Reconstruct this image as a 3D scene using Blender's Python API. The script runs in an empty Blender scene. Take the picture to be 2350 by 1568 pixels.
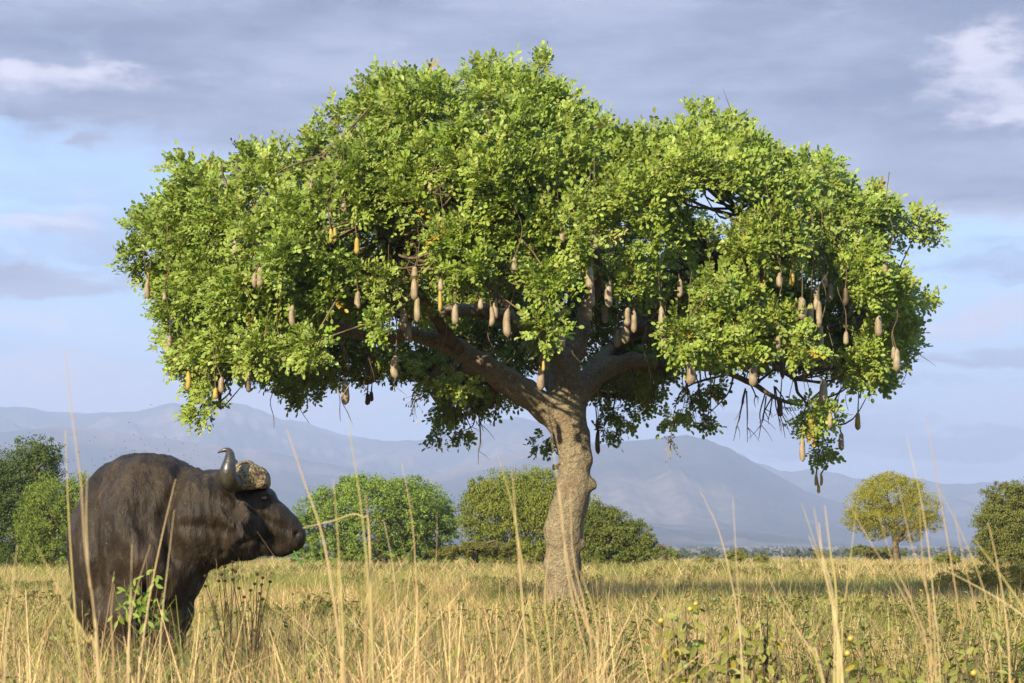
import bpy, math, random
import numpy as np
from mathutils import Vector, Matrix
from mathutils.bvhtree import BVHTree

# ------------------------------------------------------------------ camera, sky, sun, exposure
S = bpy.context.scene
C = S.collection
F, CX, HY, CAMZ = 5875.0, 1175.0, 1265.0, 1.0
cam = bpy.data.objects.new('camera', bpy.data.cameras.new('camera')); C.objects.link(cam)
cam.location = (0, 0, CAMZ); cam.rotation_euler = (math.radians(90), 0, 0)
cam.data.lens = 90; cam.data.sensor_width = 36; cam.data.shift_y = (HY - 784) / 2350
cam.data.clip_start = 0.1; cam.data.clip_end = 40000
cam.data.dof.use_dof = True; cam.data.dof.focus_distance = 25; cam.data.dof.aperture_fstop = 13
S.camera = cam
SUN_EL, SUN_AZ = math.radians(24), math.radians(210)   # compass angle of the sun measured from +Y towards +X
sd = Vector((math.sin(SUN_AZ) * math.cos(SUN_EL), math.cos(SUN_AZ) * math.cos(SUN_EL), math.sin(SUN_EL)))
sun = bpy.data.objects.new('sun', bpy.data.lights.new('sun', 'SUN')); C.objects.link(sun)
sun.rotation_euler = sd.to_track_quat('Z', 'Y').to_euler()
sun.data.energy = 5.0; sun.data.angle = math.radians(0.5); sun.data.color = (1.0, 0.88, 0.66)
S.view_settings.view_transform = 'Standard'; S.view_settings.look = 'None'
S.view_settings.exposure = 1.5; S.view_settings.gamma = 1
S.view_settings.use_curve_mapping = False
S.render.engine = 'CYCLES'
cy = S.cycles
cy.max_bounces = 6; cy.diffuse_bounces = 2; cy.glossy_bounces = 2; cy.transmission_bounces = 3
cy.transparent_max_bounces = 8; cy.volume_bounces = 0
cy.use_denoising = True
try:
    cy.denoiser = 'OPENIMAGEDENOISE'; cy.denoising_input_passes = 'RGB_ALBEDO_NORMAL'; cy.denoising_prefilter = 'ACCURATE'
except Exception:
    pass
cy.use_adaptive_sampling = True; cy.adaptive_threshold = 0.01
cy.caustics_reflective = False; cy.caustics_refractive = False


class NT:
    """tiny node-tree writer"""
    def __init__(s, tree):
        s.t = tree; s.n = tree.nodes; s.l = tree.links; s.n.clear()

    def add(s, typ, ins=None, out=0, **kw):
        n = s.n.new(typ)
        for k, v in kw.items():
            setattr(n, k, v)
        for k, v in (ins or {}).items():
            if v is None:
                continue
            if isinstance(v, bpy.types.NodeSocket):
                s.l.new(v, n.inputs[k])
            else:
                n.inputs[k].default_value = v
        return n.outputs[out] if out is not None else n

    def m(s, op, a, b=None, c=None, clamp=False):
        ins = {0: a}
        if b is not None: ins[1] = b
        if c is not None: ins[2] = c
        return s.add('ShaderNodeMath', ins, operation=op, use_clamp=clamp)

    def mix(s, f, a, b, blend='MIX'):
        n = s.add('ShaderNodeMix', None, None, data_type='RGBA', blend_type=blend)
        for i, v in ((0, f), (6, a), (7, b)):
            if isinstance(v, bpy.types.NodeSocket): s.l.new(v, n.inputs[i])
            else: n.inputs[i].default_value = v
        return n.outputs[2]

    def noise(s, vec, scale, detail=4, rough=0.5, out=0, dist=0):
        return s.add('ShaderNodeTexNoise', {'Vector': vec, 'Scale': scale, 'Detail': detail, 'Roughness': rough, 'Distortion': dist}, out)

    def ramp(s, f, stops):
        n = s.add('ShaderNodeValToRGB', {0: f}, None)
        e = n.color_ramp.elements
        while len(e) < len(stops): e.new(0.5)
        for q, (p, c) in zip(e, stops):
            q.position = p; q.color = c if len(c) == 4 else (*c, 1)
        return n.outputs[0]

    def sstep(s, x, a, b):
        n = s.add('ShaderNodeMapRange', {0: x, 1: a, 2: b, 3: 0.0, 4: 1.0}, interpolation_type='SMOOTHSTEP')
        return n


world = bpy.data.worlds.new('World'); S.world = world; world.use_nodes = True
w = NT(world.node_tree)
dirv = w.add('ShaderNodeTexCoord', out='Generated')
sep = w.add('ShaderNodeSeparateXYZ', {0: dirv}, None)
az = w.m('ARCTAN2', sep.outputs[0], sep.outputs[1])
el = w.m('ARCSINE', sep.outputs[2])
uv0 = w.add('ShaderNodeCombineXYZ', {0: az, 1: w.m('MULTIPLY', el, 2.4), 2: 0.0})
warpn = w.noise(uv0, 17, 7, 0.62, out=1)
warp = w.add('ShaderNodeVectorMath', {0: warpn, 1: (0.5, 0.5, 0.5)}, operation='SUBTRACT')
ws = w.add('ShaderNodeSeparateXYZ', {0: warp}, None)
U = w.m('ADD', az, w.m('MULTIPLY', ws.outputs[0], 0.075))
V = w.m('ADD', el, w.m('MULTIPLY', ws.outputs[1], 0.034))


def blob(px, py, sx, sy, k=1.0):
    a = w.m('DIVIDE', w.m('SUBTRACT', U, (px - CX) / F), sx / F)
    b = w.m('DIVIDE', w.m('SUBTRACT', V, (HY - py) / F), sy / F)
    q = w.m('ADD', w.m('MULTIPLY', a, a), w.m('MULTIPLY', b, b))
    return w.m('MULTIPLY', w.m('EXPONENT', w.m('MULTIPLY', q, -1.0)), k)


def total(lst):
    r = blob(*lst[0])
    for q in lst[1:]:
        r = w.m('ADD', r, blob(*q))
    return r


nz = w.noise(uv0, 7, 6, 0.55)
nf = w.noise(uv0, 26, 6, 0.6)
grey = total([(1150, 60, 1500, 230, 0.9), (2000, 330, 520, 190, 0.75), (1050, 330, 700, 130, 0.5), (330, 240, 420, 60, 0.5),
              (60, 270, 200, 40, 0.4), (80, 655, 330, 48, 0.75), (2180, 818, 420, 34, 0.6), (120, 830, 480, 50, 0.4),
              (1250, 880, 900, 60, 0.3), (240, 352, 45, 16, 0.5), (2300, 470, 200, 45, 0.4)])
gmask = w.sstep(w.m('ADD', grey, w.m('MULTIPLY', w.m('SUBTRACT', nz, 0.5), 1.3)), 0.18, 0.62)
bright = total([(60, 198, 95, 26, 1.0), (235, 183, 90, 34, 1.1), (150, 232, 230, 26, 0.6), (2235, 145, 110, 48, 1.1),
                (2310, 215, 120, 70, 0.8), (2320, 300, 130, 36, 1.1), (2150, 185, 90, 40, 0.3), (90, 555, 290, 45, 0.9), (140, 745, 300, 40, 0.75),
                (2240, 745, 230, 24, 0.9), (1100, 790, 1100, 30, 0.35)])
bmask = w.sstep(w.m('ADD', bright, w.m('MULTIPLY', w.m('SUBTRACT', nf, 0.5), 2.6)), 0.15, 1.25)
sky = w.add('ShaderNodeTexSky', sky_type='NISHITA', sun_disc=False, sun_elevation=SUN_EL, sun_rotation=SUN_AZ,
            air_density=1.0, dust_density=0.8, ozone_density=2.0)
clear = w.mix(0.8, sky, (1.62, 2.68, 4.35, 1))
lowf = w.sstep(el, 0.11, 0.0)
clear = w.mix(w.m('MULTIPLY', lowf, 0.55), clear, (2.2, 2.5, 3.45, 1))
nf2 = w.noise(w.add('ShaderNodeVectorMath', {0: uv0, 1: (1.0, 1.7, 1.0)}, operation='MULTIPLY'), 9, 7, 0.62)
gcol = w.mix(w.sstep(nf2, 0.32, 0.70), (0.66, 0.74, 1.18, 1), (1.72, 1.80, 2.38, 1))
col = w.mix(w.m('MULTIPLY', gmask, 0.93), clear, gcol)
col = w.mix(w.m('MULTIPLY', bmask, 0.8), col, (3.6, 3.5, 3.95, 1))
bn = w.noise(w.add('ShaderNodeCombineXYZ', {0: U, 1: w.m('MULTIPLY', V, 9.0), 2: 4.0}), 4.5, 6, 0.55)
lowb = w.m('MULTIPLY', w.sstep(el, 0.17, 0.08), 0.8)
col = w.mix(w.m('MULTIPLY', w.sstep(bn, 0.50, 0.62), lowb), col, (3.1, 3.1, 3.65, 1))
col = w.mix(w.m('MULTIPLY', w.sstep(bn, 0.47, 0.36), lowb), col, (1.0, 1.13, 1.8, 1))
bg = w.add('ShaderNodeBackground', {'Color': col, 'Strength': 0.1})
w.add('ShaderNodeOutputWorld', {'Surface': bg}, None)

# ------------------------------------------------------------------ helpers
rng = np.random.default_rng(7)


def P(px, py, Y):
    return np.array(((px - CX) / F * Y, Y, CAMZ + (HY - py) / F * Y))


def _h(i, j, k, seed):
    n = (i * 374761393 + j * 668265263 + k * 2147483647 + seed * 974634777) & 0xffffffff
    n = ((n ^ (n >> 13)) * 1274126177) & 0xffffffff
    n = (n ^ (n >> 16)) & 0xffffffff
    return n.astype(np.float64) / 4294967295.0


def vnoise(p, seed=0):
    p = np.asarray(p, float); i = np.floor(p).astype(np.int64); f = p - i
    f = f * f * (3 - 2 * f); r = 0
    for a in (0, 1):
        for b in (0, 1):
            for c in (0, 1):
                wgt = (f[..., 0] if a else 1 - f[..., 0]) * (f[..., 1] if b else 1 - f[..., 1]) * (f[..., 2] if c else 1 - f[..., 2])
                r = r + wgt * _h(i[..., 0] + a, i[..., 1] + b, i[..., 2] + c, seed)
    return r * 2 - 1


def fbm(p, octs=4, seed=0, ridged=False):
    r = 0; a = 1; tot = 0
    for o in range(octs):
        n = vnoise(p * (2 ** o), seed + o)
        if ridged: n = 1 - 2 * np.abs(n)
        r = r + a * n; tot += a; a *= 0.5
    return r / tot


def smooth_all(me):
    me.polygons.foreach_set('use_smooth', np.ones(len(me.polygons), bool))


def mesh_np(name, v, f, mat=None, cols=None, smooth=False):
    """v (N,3), f (M,k) constant-size faces (or list of such arrays)"""
    me = bpy.data.meshes.new(name)
    fl = f if isinstance(f, list) else [f]
    fl = [np.asarray(q, np.int32) for q in fl if len(q)]
    nv = len(v); loops = np.concatenate([q.ravel() for q in fl])
    sizes = np.concatenate([np.full(len(q), q.shape[1], np.int32) for q in fl])
    starts = np.concatenate([[0], np.cumsum(sizes)[:-1]]).astype(np.int32)
    me.vertices.add(nv); me.vertices.foreach_set('co', np.asarray(v, np.float32).ravel())
    me.loops.add(len(loops)); me.loops.foreach_set('vertex_index', loops)
    me.polygons.add(len(sizes)); me.polygons.foreach_set('loop_start', starts)
    if smooth: smooth_all(me)
    me.update(calc_edges=True); me.validate()
    if cols is not None:
        at = me.color_attributes.new('Col', 'FLOAT_COLOR', 'POINT')
        c4 = np.ones((nv, 4), np.float32); c4[:, :3] = cols
        at.data.foreach_set('color', c4.ravel())
    if mat: me.materials.append(mat)
    return me


WL = {}


def link(name, me, parent=None, at=(0, 0, 0), mat=None, **props):
    """mesh given relative to point 'at'; parents are never rotated or scaled unless they have no children"""
    o = bpy.data.objects.new(name, me); C.objects.link(o)
    o.location = at
    if parent is not None:
        o.parent = parent
        o.matrix_parent_inverse = Matrix.Translation(-Vector(WL[parent.name]))
    WL[o.name] = tuple(at)
    for k, val in props.items(): o[k] = val
    return o


def thing(name, at, label, cat, group=None):
    o = link(name, None, None, tuple(at), label=label, category=cat)
    o.empty_display_size = 0.1
    if group: o['group'] = group
    return o


def cat_rom(pts, n):
    p = np.array(pts, float); p = np.vstack([2 * p[0] - p[1], p, 2 * p[-1] - p[-2]])
    out = []
    for i in range(1, len(p) - 2):
        for t in np.linspace(0, 1, n, endpoint=False):
            a, b, c, d = p[i - 1:i + 3]
            out.append(0.5 * (2 * b + (c - a) * t + (2 * a - 5 * b + 4 * c - d) * t * t + (3 * b - a - 3 * c + d) * t ** 3))
    out.append(p[-2])
    return np.array(out)


def tube(path, sides=6, sub=4, noise=0.0, seed=0):
    """path rows (x,y,z,r) -> verts, quads"""
    q = cat_rom(path, sub) if sub > 1 else np.array(path, float)
    c, r = q[:, :3], np.maximum(q[:, 3], 0.0004)
    T = np.gradient(c, axis=0); T /= np.linalg.norm(T, axis=1)[:, None] + 1e-9
    ref = np.array([0, 1, 0.]) if abs(T[0][1]) < 0.8 else np.array([1., 0, 0])
    V = []
    for i in range(len(c)):
        n = ref - T[i] * ref.dot(T[i]); n /= np.linalg.norm(n) + 1e-9; ref = n
        b = np.cross(T[i], n)
        a = np.linspace(0, 2 * math.pi, sides, endpoint=False)
        V.append(c[i] + r[i] * (np.cos(a)[:, None] * n + np.sin(a)[:, None] * b))
    V = np.vstack(V)
    if noise:
        ce = np.repeat(c, sides, 0); rr = np.repeat(r, sides)
        V = V + (V - ce) / (rr[:, None]) * (fbm(V * 3.1, 3, seed) * noise)[:, None] * np.minimum(rr, 0.3)[:, None]
    m = len(c); i, j = np.meshgrid(np.arange(m - 1), np.arange(sides), indexing='ij')
    j2 = (j + 1) % sides
    Q = np.stack([i * sides + j, i * sides + j2, (i + 1) * sides + j2, (i + 1) * sides + j], -1).reshape(-1, 4)
    return V, Q


class Acc:
    def __init__(s): s.v = []; s.f = []; s.c = []; s.n = 0

    def add(s, v, f, col=None):
        s.v.append(v); s.f.append(np.asarray(f) + s.n); s.n += len(v)
        if col is not None: s.c.append(np.broadcast_to(col, (len(v), 3)))

    def mesh(s, name, mat, smooth=False):
        return mesh_np(name, np.vstack(s.v), [np.asarray(q) for q in s.f], mat, np.vstack(s.c) if s.c else None, smooth)


def merge_faces(fs):
    return fs


def rot_frames(d, n):
    """(N,3) directions and approximate normals -> (N,3,3) with columns d, side, normal"""
    d = d / (np.linalg.norm(d, axis=1)[:, None] + 1e-9)
    s_ = np.cross(n, d); s_ /= np.linalg.norm(s_, axis=1)[:, None] + 1e-9
    n2 = np.cross(d, s_)
    return np.stack([d, s_, n2], -1)


def scatter(base_v, base_f, pos, R, sc, col=None, base_c=None):
    """instances of one small mesh joined with numpy"""
    N, k = len(pos), len(base_v)
    v = np.einsum('nij,kj->nki', R, base_v) * np.asarray(sc).reshape(-1, 1, 1) + pos[:, None, :]
    f = (base_f[None] + (np.arange(N) * k)[:, None, None]).reshape(-1, base_f.shape[1])
    c = None
    if col is not None:
        c = np.repeat(col[:, None, :], k, 1)
        if base_c is not None: c = c * base_c[None]
        c = c.reshape(-1, 3)
    return v.reshape(-1, 3), f, c


def rnd_dir(n, up=0.0):
    d = rng.normal(size=(n, 3)); d[:, 2] += up
    return d / np.linalg.norm(d, axis=1)[:, None]


# ------------------------------------------------------------------ signed distance modelling (one continuous surface)
import openvdb as vdb


class SDF:
    def __init__(s, lo, hi, vox):
        s.lo = np.array(lo, float); s.vox = vox
        s.dim = np.ceil((np.array(hi) - s.lo) / vox).astype(int) + 1
        s.d = np.full(s.dim, 0.3, np.float32)

    def _block(s, lo, hi):
        a = np.maximum(((np.array(lo) - s.lo) / s.vox).astype(int), 0)
        b = np.minimum(((np.array(hi) - s.lo) / s.vox).astype(int) + 2, s.dim)
        ax = [s.lo[i] + np.arange(a[i], b[i]) * s.vox for i in range(3)]
        return tuple(slice(a[i], b[i]) for i in range(3)), ax[0][:, None, None], ax[1][None, :, None], ax[2][None, None, :]

    def _join(s, sl, d, k, sub):
        o = s.d[sl]
        if sub:
            h = np.clip(0.5 - 0.5 * (o + d) / k, 0, 1)
            s.d[sl] = o * (1 - h) + (-d) * h + k * h * (1 - h)
        else:
            h = np.clip(0.5 + 0.5 * (o - d) / k, 0, 1)
            s.d[sl] = o * (1 - h) + d * h - k * h * (1 - h)

    def ell(s, cx, cy_, cz, rx, ry, rz, k=0.05, sub=False, tilt=0.0):
        m = k * 2 + 3 * s.vox; R = max(rx, rz) if tilt else 0
        ax_, az_ = max(rx, R), max(rz, R)
        sl, x, y, z = s._block((cx - ax_ - m, cy_ - ry - m, cz - az_ - m), (cx + ax_ + m, cy_ + ry + m, cz + az_ + m))
        x = x - cx; y = y - cy_; z = z - cz
        if tilt:
            ct, st = math.cos(tilt), math.sin(tilt); x, z = x * ct + z * st, -x * st + z * ct
        k0 = np.sqrt((x / rx) ** 2 + (y / ry) ** 2 + (z / rz) ** 2)
        k1 = np.sqrt((x / rx ** 2) ** 2 + (y / ry ** 2) ** 2 + (z / rz ** 2) ** 2) + 1e-6
        s._join(sl, k0 * (k0 - 1) / k1, k, sub)

    def chain(s, pts, k=0.05, sub=False, ysq=1.0):
        for a, b in zip(pts[:-1], pts[1:]):
            a = np.array(a, float); b = np.array(b, float); m = k * 2 + 3 * s.vox
            rr = max(a[3], b[3]) * max(ysq, 1)
            sl, x, y, z = s._block(np.minimum(a[:3], b[:3]) - rr - m, np.maximum(a[:3], b[:3]) + rr + m)
            ab = b[:3] - a[:3]; L = ab.dot(ab) + 1e-9
            px, py, pz = x - a[0], y - a[1], z - a[2]
            t = np.clip((px * ab[0] + py * ab[1] + pz * ab[2]) / L, 0, 1)
            d = np.sqrt((px - t * ab[0]) ** 2 + ((py - t * ab[1]) / ysq) ** 2 + (pz - t * ab[2]) ** 2) - (a[3] + (b[3] - a[3]) * t)
            s._join(sl, d, k, sub)

    def surface(s):
        g = vdb.FloatGrid(0.3); g.copyFromArray(np.ascontiguousarray(s.d))
        p, q = g.convertToQuads(0.0)
        return p * s.vox + s.lo, q[:, ::-1].astype(np.int32)


def vnormals(v, q):
    n = np.cross(v[q[:, 2]] - v[q[:, 0]], v[q[:, 3]] - v[q[:, 1]])
    N = np.zeros_like(v)
    for i in range(4): np.add.at(N, q[:, i], n)
    return N / (np.linalg.norm(N, axis=1)[:, None] + 1e-12)


def relax(v, q, it=3, f=0.5):
    for _ in range(it):
        a = np.zeros_like(v); c = np.zeros(len(v))
        for i in range(4):
            for j in (q[:, (i + 1) % 4], q[:, (i + 3) % 4]):
                np.add.at(a, q[:, i], v[j]); np.add.at(c, q[:, i], 1)
        v = v + f * (a / c[:, None] - v)
    return v


# ------------------------------------------------------------------ materials
def mat(name, build):
    m = bpy.data.materials.new(name); m.use_nodes = True
    t = NT(m.node_tree)
    t.add('ShaderNodeOutputMaterial', {'Surface': build(t)}, None)
    return m


def col_attr(t, name='Col', typ='GEOMETRY'):
    return t.add('ShaderNodeAttribute', attribute_name=name, attribute_type=typ)


def leafy(name, trans=0.35, rough=0.5, spec=0.35, var=0.25, scale=3.0, tint=(1.0, 1.15, 0.5)):
    def b(t):
        c = col_attr(t)
        obc = t.add('ShaderNodeTexCoord', out='Object')
        n = t.noise(obc, scale, 3)
        c = t.mix(var, c, t.ramp(n, [(0.3, (0.25, 0.3, 0.2)), (0.7, (1, 1, 1))]), 'MULTIPLY')
        p = t.add('ShaderNodeBsdfPrincipled', {'Base Color': c, 'Roughness': rough, 'Specular IOR Level': spec})
        tr = t.add('ShaderNodeBsdfTranslucent', {'Color': t.mix(1.0, c, (*tint, 1), 'MULTIPLY')})
        return t.add('ShaderNodeMixShader', {0: trans, 1: p, 2: tr})
    return mat(name, b)


M_leaf = leafy('sausage_leaf', 0.30, 0.45, 0.3, 0.3, 1.2, (1.1, 1.2, 0.45))
M_bgleaf = leafy('bush_leaf', 0.30, 0.6, 0.2, 0.35, 0.35)
M_grass = leafy('dry_grass', 0.30, 0.6, 0.25, 0.15, 1.0, (1.0, 0.9, 0.6))
M_stalk = leafy('tall_stalk', 0.15, 0.5, 0.3, 0.25, 5.0, (1.0, 0.9, 0.6))
M_weed = leafy('weed_leaf', 0.3, 0.55, 0.3, 0.3, 6.0)


def m_bark(t):
    oc = t.add('ShaderNodeTexCoord', out='Object')
    n1 = t.noise(oc, 1.6, 5, 0.6); n2 = t.noise(oc, 14, 4, 0.65)
    vo = t.add('ShaderNodeTexVoronoi', {'Vector': t.add('ShaderNodeVectorMath', {0: oc, 1: t.noise(oc, 9, 3, out=1)}, operation='ADD'), 'Scale': 11.0, 'Randomness': 1.0}, out=0)
    base = t.ramp(n1, [(0.3, (0.145, 0.115, 0.068)), (0.5, (0.215, 0.175, 0.108)), (0.6, (0.17, 0.13, 0.08)), (0.75, (0.20, 0.145, 0.088))])
    flake = t.ramp(vo, [(0.0, (1, 1, 1)), (0.30, (1, 1, 1)), (0.42, (0, 0, 0))])
    fm = t.m('MULTIPLY', t.add('ShaderNodeSeparateColor', {0: flake}), t.sstep(n2, 0.44, 0.56))
    c = t.mix(t.m('MULTIPLY', fm, 0.9), base, (0.40, 0.33, 0.21, 1))
    c = t.mix(t.m('MULTIPLY', t.sstep(n2, 0.5, 0.32), 0.55), c, (0.075, 0.052, 0.03, 1))
    h = t.m('ADD', t.m('MULTIPLY', fm, 0.5), n2)
    bp = t.add('ShaderNodeBump', {'Height': h, 'Strength': 1.0, 'Distance': 0.06})
    return t.add('ShaderNodeBsdfPrincipled', {'Base Color': c, 'Roughness': 0.85, 'Specular IOR Level': 0.15, 'Normal': bp})


M_bark = mat('flaky_bark', m_bark)
M_branch = mat('branch_bark', lambda t: t.add('ShaderNodeBsdfPrincipled', {
    'Base Color': t.ramp(t.noise(t.add('ShaderNodeTexCoord', out='Object'), 4, 5), [(0.35, (0.045, 0.032, 0.018)), (0.65, (0.15, 0.11, 0.06))]), 'Roughness': 0.9, 'Specular IOR Level': 0.1}))


def m_fruit(a, b, c):
    def f(t):
        oc = t.add('ShaderNodeTexCoord', out='Object'); rd = t.add('ShaderNodeObjectInfo', out='Random')
        off = t.add('ShaderNodeVectorMath', {0: oc, 1: t.add('ShaderNodeCombineXYZ', {0: t.m('MULTIPLY', rd, 30.0)})}, operation='ADD')
        n = t.noise(off, 9, 5, 0.6); n2 = t.noise(off, 60, 4, 0.7)
        k = t.mix(t.sstep(n2, 0.55, 0.72), t.ramp(n, [(0.35, a), (0.65, b)]), (*c, 1))
        bp = t.add('ShaderNodeBump', {'Height': n2, 'Strength': 0.35, 'Distance': 0.01})
        return t.add('ShaderNodeBsdfPrincipled', {'Base Color': k, 'Roughness': 0.6, 'Specular IOR Level': 0.3, 'Normal': bp})
    return f


M_fruit = mat('fruit_skin', m_fruit((0.155, 0.115, 0.068), (0.27, 0.21, 0.13), (0.09, 0.06, 0.032)))
M_fruit_y = mat('ripe_fruit_skin', m_fruit((0.25, 0.17, 0.03), (0.34, 0.24, 0.05), (0.12, 0.07, 0.02)))
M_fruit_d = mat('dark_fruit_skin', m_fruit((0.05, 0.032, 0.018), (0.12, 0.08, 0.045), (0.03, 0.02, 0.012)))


def m_hide(t):
    oc = t.add('ShaderNodeTexCoord', out='Object')
    st = t.add('ShaderNodeMapping', {'Vector': oc, 'Scale': (1.0, 1.0, 0.28)})
    n1 = t.noise(oc, 3.0, 5, 0.6); n2 = t.noise(st, 26, 5, 0.7); n3 = t.noise(st, 110, 3, 0.6)
    n4 = t.noise(st, 9, 4, 0.6, dist=0.6)
    c = t.ramp(n1, [(0.3, (0.011, 0.0070, 0.0036)), (0.5, (0.020, 0.0132, 0.0070)), (0.72, (0.036, 0.0245, 0.0138))])
    c = t.mix(t.m('MULTIPLY', t.sstep(n4, 0.54, 0.75), 0.75), c, (0.060, 0.042, 0.028, 1))
    c = t.mix(t.m('MULTIPLY', t.sstep(n2, 0.5, 0.66), 0.45), c, (0.052, 0.038, 0.025, 1))
    c = t.mix(t.m('MULTIPLY', t.sstep(n2, 0.48, 0.34), 0.7), c, (0.013, 0.009, 0.007, 1))
    vo = t.noise(oc, 75, 2, 0.5)
    c = t.mix(t.m('MULTIPLY', t.sstep(vo, 0.70, 0.76), 0.8), c, (0.14, 0.115, 0.09, 1))
    h = t.m('ADD', t.m('MULTIPLY', n4, 1.2), t.m('ADD', n2, t.m('MULTIPLY', n3, 0.4)))
    bp = t.add('ShaderNodeBump', {'Height': h, 'Strength': 0.6, 'Distance': 0.02})
    return t.add('ShaderNodeBsdfPrincipled', {'Base Color': c, 'Roughness': 0.55, 'Specular IOR Level': 0.18, 'Normal': bp})


M_hide = mat('buffalo_hide', m_hide)
M_hair = mat('buffalo_hair', lambda t: t.add('ShaderNodeBsdfPrincipled', {'Base Color': col_attr(t), 'Roughness': 0.6, 'Specular IOR Level': 0.25}))


def m_boss(t):
    oc = t.add('ShaderNodeTexCoord', out='Object')
    n = t.noise(oc, 22, 5, 0.7); n2 = t.noise(oc, 75, 4, 0.7)
    c = t.ramp(n, [(0.36, (0.055, 0.03, 0.016)), (0.5, (0.23, 0.165, 0.085)), (0.66, (0.36, 0.275, 0.15))])
    c = t.mix(t.sstep(n2, 0.52, 0.38), c, (0.03, 0.02, 0.012, 1))
    bp = t.add('ShaderNodeBump', {'Height': t.m('ADD', n, n2), 'Strength': 0.7, 'Distance': 0.012})
    return t.add('ShaderNodeBsdfPrincipled', {'Base Color': c, 'Roughness': 0.85, 'Specular IOR Level': 0.2, 'Normal': bp})


def m_horn(t):
    oc = t.add('ShaderNodeTexCoord', out='Object'); n = t.noise(oc, 16, 5, 0.6)
    c = t.ramp(n, [(0.35, (0.012, 0.010, 0.008)), (0.7, (0.05, 0.042, 0.025))])
    bp = t.add('ShaderNodeBump', {'Height': t.noise(oc, 50, 3), 'Strength': 0.15, 'Distance': 0.01})
    return t.add('ShaderNodeBsdfPrincipled', {'Base Color': c, 'Roughness': 0.36, 'Specular IOR Level': 0.6, 'Normal': bp})


M_boss = mat('horn_boss', m_boss); M_horn = mat('polished_horn', m_horn)
M_eardark = mat('shadowed_ear_skin', lambda t: t.add('ShaderNodeBsdfPrincipled', {'Base Color': (0.011, 0.0075, 0.005, 1), 'Roughness': 0.9, 'Specular IOR Level': 0.1}))  # unassigned; horn's shadow over the ear put into a dark colour


def plain(name, c, rough=0.5, spec=0.3):
    return mat(name, lambda t: t.add('ShaderNodeBsdfPrincipled', {
        'Base Color': t.mix(t.noise(t.add('ShaderNodeTexCoord', out='Object'), 30, 3), (*[q * 0.7 for q in c], 1), (*[q * 1.25 for q in c], 1)), 'Roughness': rough, 'Specular IOR Level': spec}))


M_eye = plain('eye_ball', (0.035, 0.011, 0.006), 0.08, 0.8)
M_black = plain('wet_nose', (0.02, 0.015, 0.013), 0.3, 0.6)
M_seed = plain('dry_seed_head', (0.035, 0.02, 0.012), 0.9, 0.1)
M_berry = plain('ripe_berry', (0.34, 0.24, 0.03), 0.3, 0.5)
M_berry_g = plain('unripe_berry', (0.07, 0.11, 0.025), 0.3, 0.5)
M_bud = plain('bud', (0.45, 0.32, 0.05), 0.6, 0.3)


def m_ground(t):
    g = t.add('ShaderNodeNewGeometry', out='Position')
    n = t.noise(g, 0.35, 6, 0.65); n2 = t.noise(g, 7, 5, 0.7); n3 = t.noise(g, 0.012, 6, 0.65)
    c = t.ramp(n, [(0.3, (0.075, 0.075, 0.025)), (0.5, (0.17, 0.125, 0.05)), (0.7, (0.24, 0.185, 0.085))])
    c = t.mix(0.5, c, t.ramp(n2, [(0.3, (0.3, 0.3, 0.25)), (0.7, (1.1, 1.05, 1))]), 'MULTIPLY')
    far = t.ramp(n3, [(0.40, (0.05, 0.07, 0.035)), (0.5, (0.19, 0.15, 0.09)), (0.6, (0.30, 0.23, 0.15))])
    y = t.add('ShaderNodeSeparateXYZ', {0: g}, 1)
    c = t.mix(t.sstep(y, 300.0, 700.0), c, far)
    bp = t.add('ShaderNodeBump', {'Height': n2, 'Strength': 0.6, 'Distance': 0.05})
    return t.add('ShaderNodeBsdfPrincipled', {'Base Color': c, 'Roughness': 0.95, 'Specular IOR Level': 0.05, 'Normal': bp})


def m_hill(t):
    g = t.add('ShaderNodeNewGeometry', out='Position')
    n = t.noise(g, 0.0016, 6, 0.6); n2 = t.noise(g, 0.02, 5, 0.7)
    c = t.ramp(n, [(0.40, (0.025, 0.035, 0.022)), (0.52, (0.05, 0.052, 0.035)), (0.62, (0.15, 0.125, 0.10))])  # scrub tones; the pale stop paints sunlit patches between cloud shadows
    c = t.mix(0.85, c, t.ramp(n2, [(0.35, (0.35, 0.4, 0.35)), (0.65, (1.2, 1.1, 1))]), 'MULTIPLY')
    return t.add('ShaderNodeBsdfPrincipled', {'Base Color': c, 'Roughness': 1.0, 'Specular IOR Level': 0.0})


M_ground = mat('savanna_soil', m_ground); M_hill = mat('scrub_rock_painted_sun', m_hill)


# ------------------------------------------------------------------ ground
def gz(x, y):
    """height of the ground"""
    x = np.asarray(x, float); y = np.asarray(y, float)
    p = np.stack([x * 0.06, y * 0.05, np.zeros_like(x + y)], -1) if x.shape == y.shape else None
    z = 0.10 * fbm(p, 3, 5) * np.clip((y - 20) / 30, 0, 1)
    far = np.clip((y - 170) / 500, 0, 1)
    z = z - 1.2 * far * far * (3 - 2 * far) * np.clip((3000 - y) / 2300, 0, 1)
    z = z + np.clip((y - 900) / 3100, 0, 1) ** 1.2 * 9.0
    return z


ys = np.concatenate([np.linspace(-60, 0, 8), np.linspace(2, 60, 90), np.geomspace(62, 9500, 150)])
us = np.linspace(-1, 1, 121); us = np.sign(us) * np.abs(us) ** 1.4
YY, UU = np.meshgrid(ys, us, indexing='ij')
XX = UU * (np.maximum(YY, 0) * 0.7 + 60)
ZZ = gz(XX, YY)
nr, nc = YY.shape
I, J = np.meshgrid(np.arange(nr - 1), np.arange(nc - 1), indexing='ij')
GQ = np.stack([I * nc + J, I * nc + J + 1, (I + 1) * nc + J + 1, (I + 1) * nc + J], -1).reshape(-1, 4)
link('ground', mesh_np('ground', np.stack([XX, YY, ZZ], -1).reshape(-1, 3), GQ, M_ground, smooth=True), kind='structure')

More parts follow.
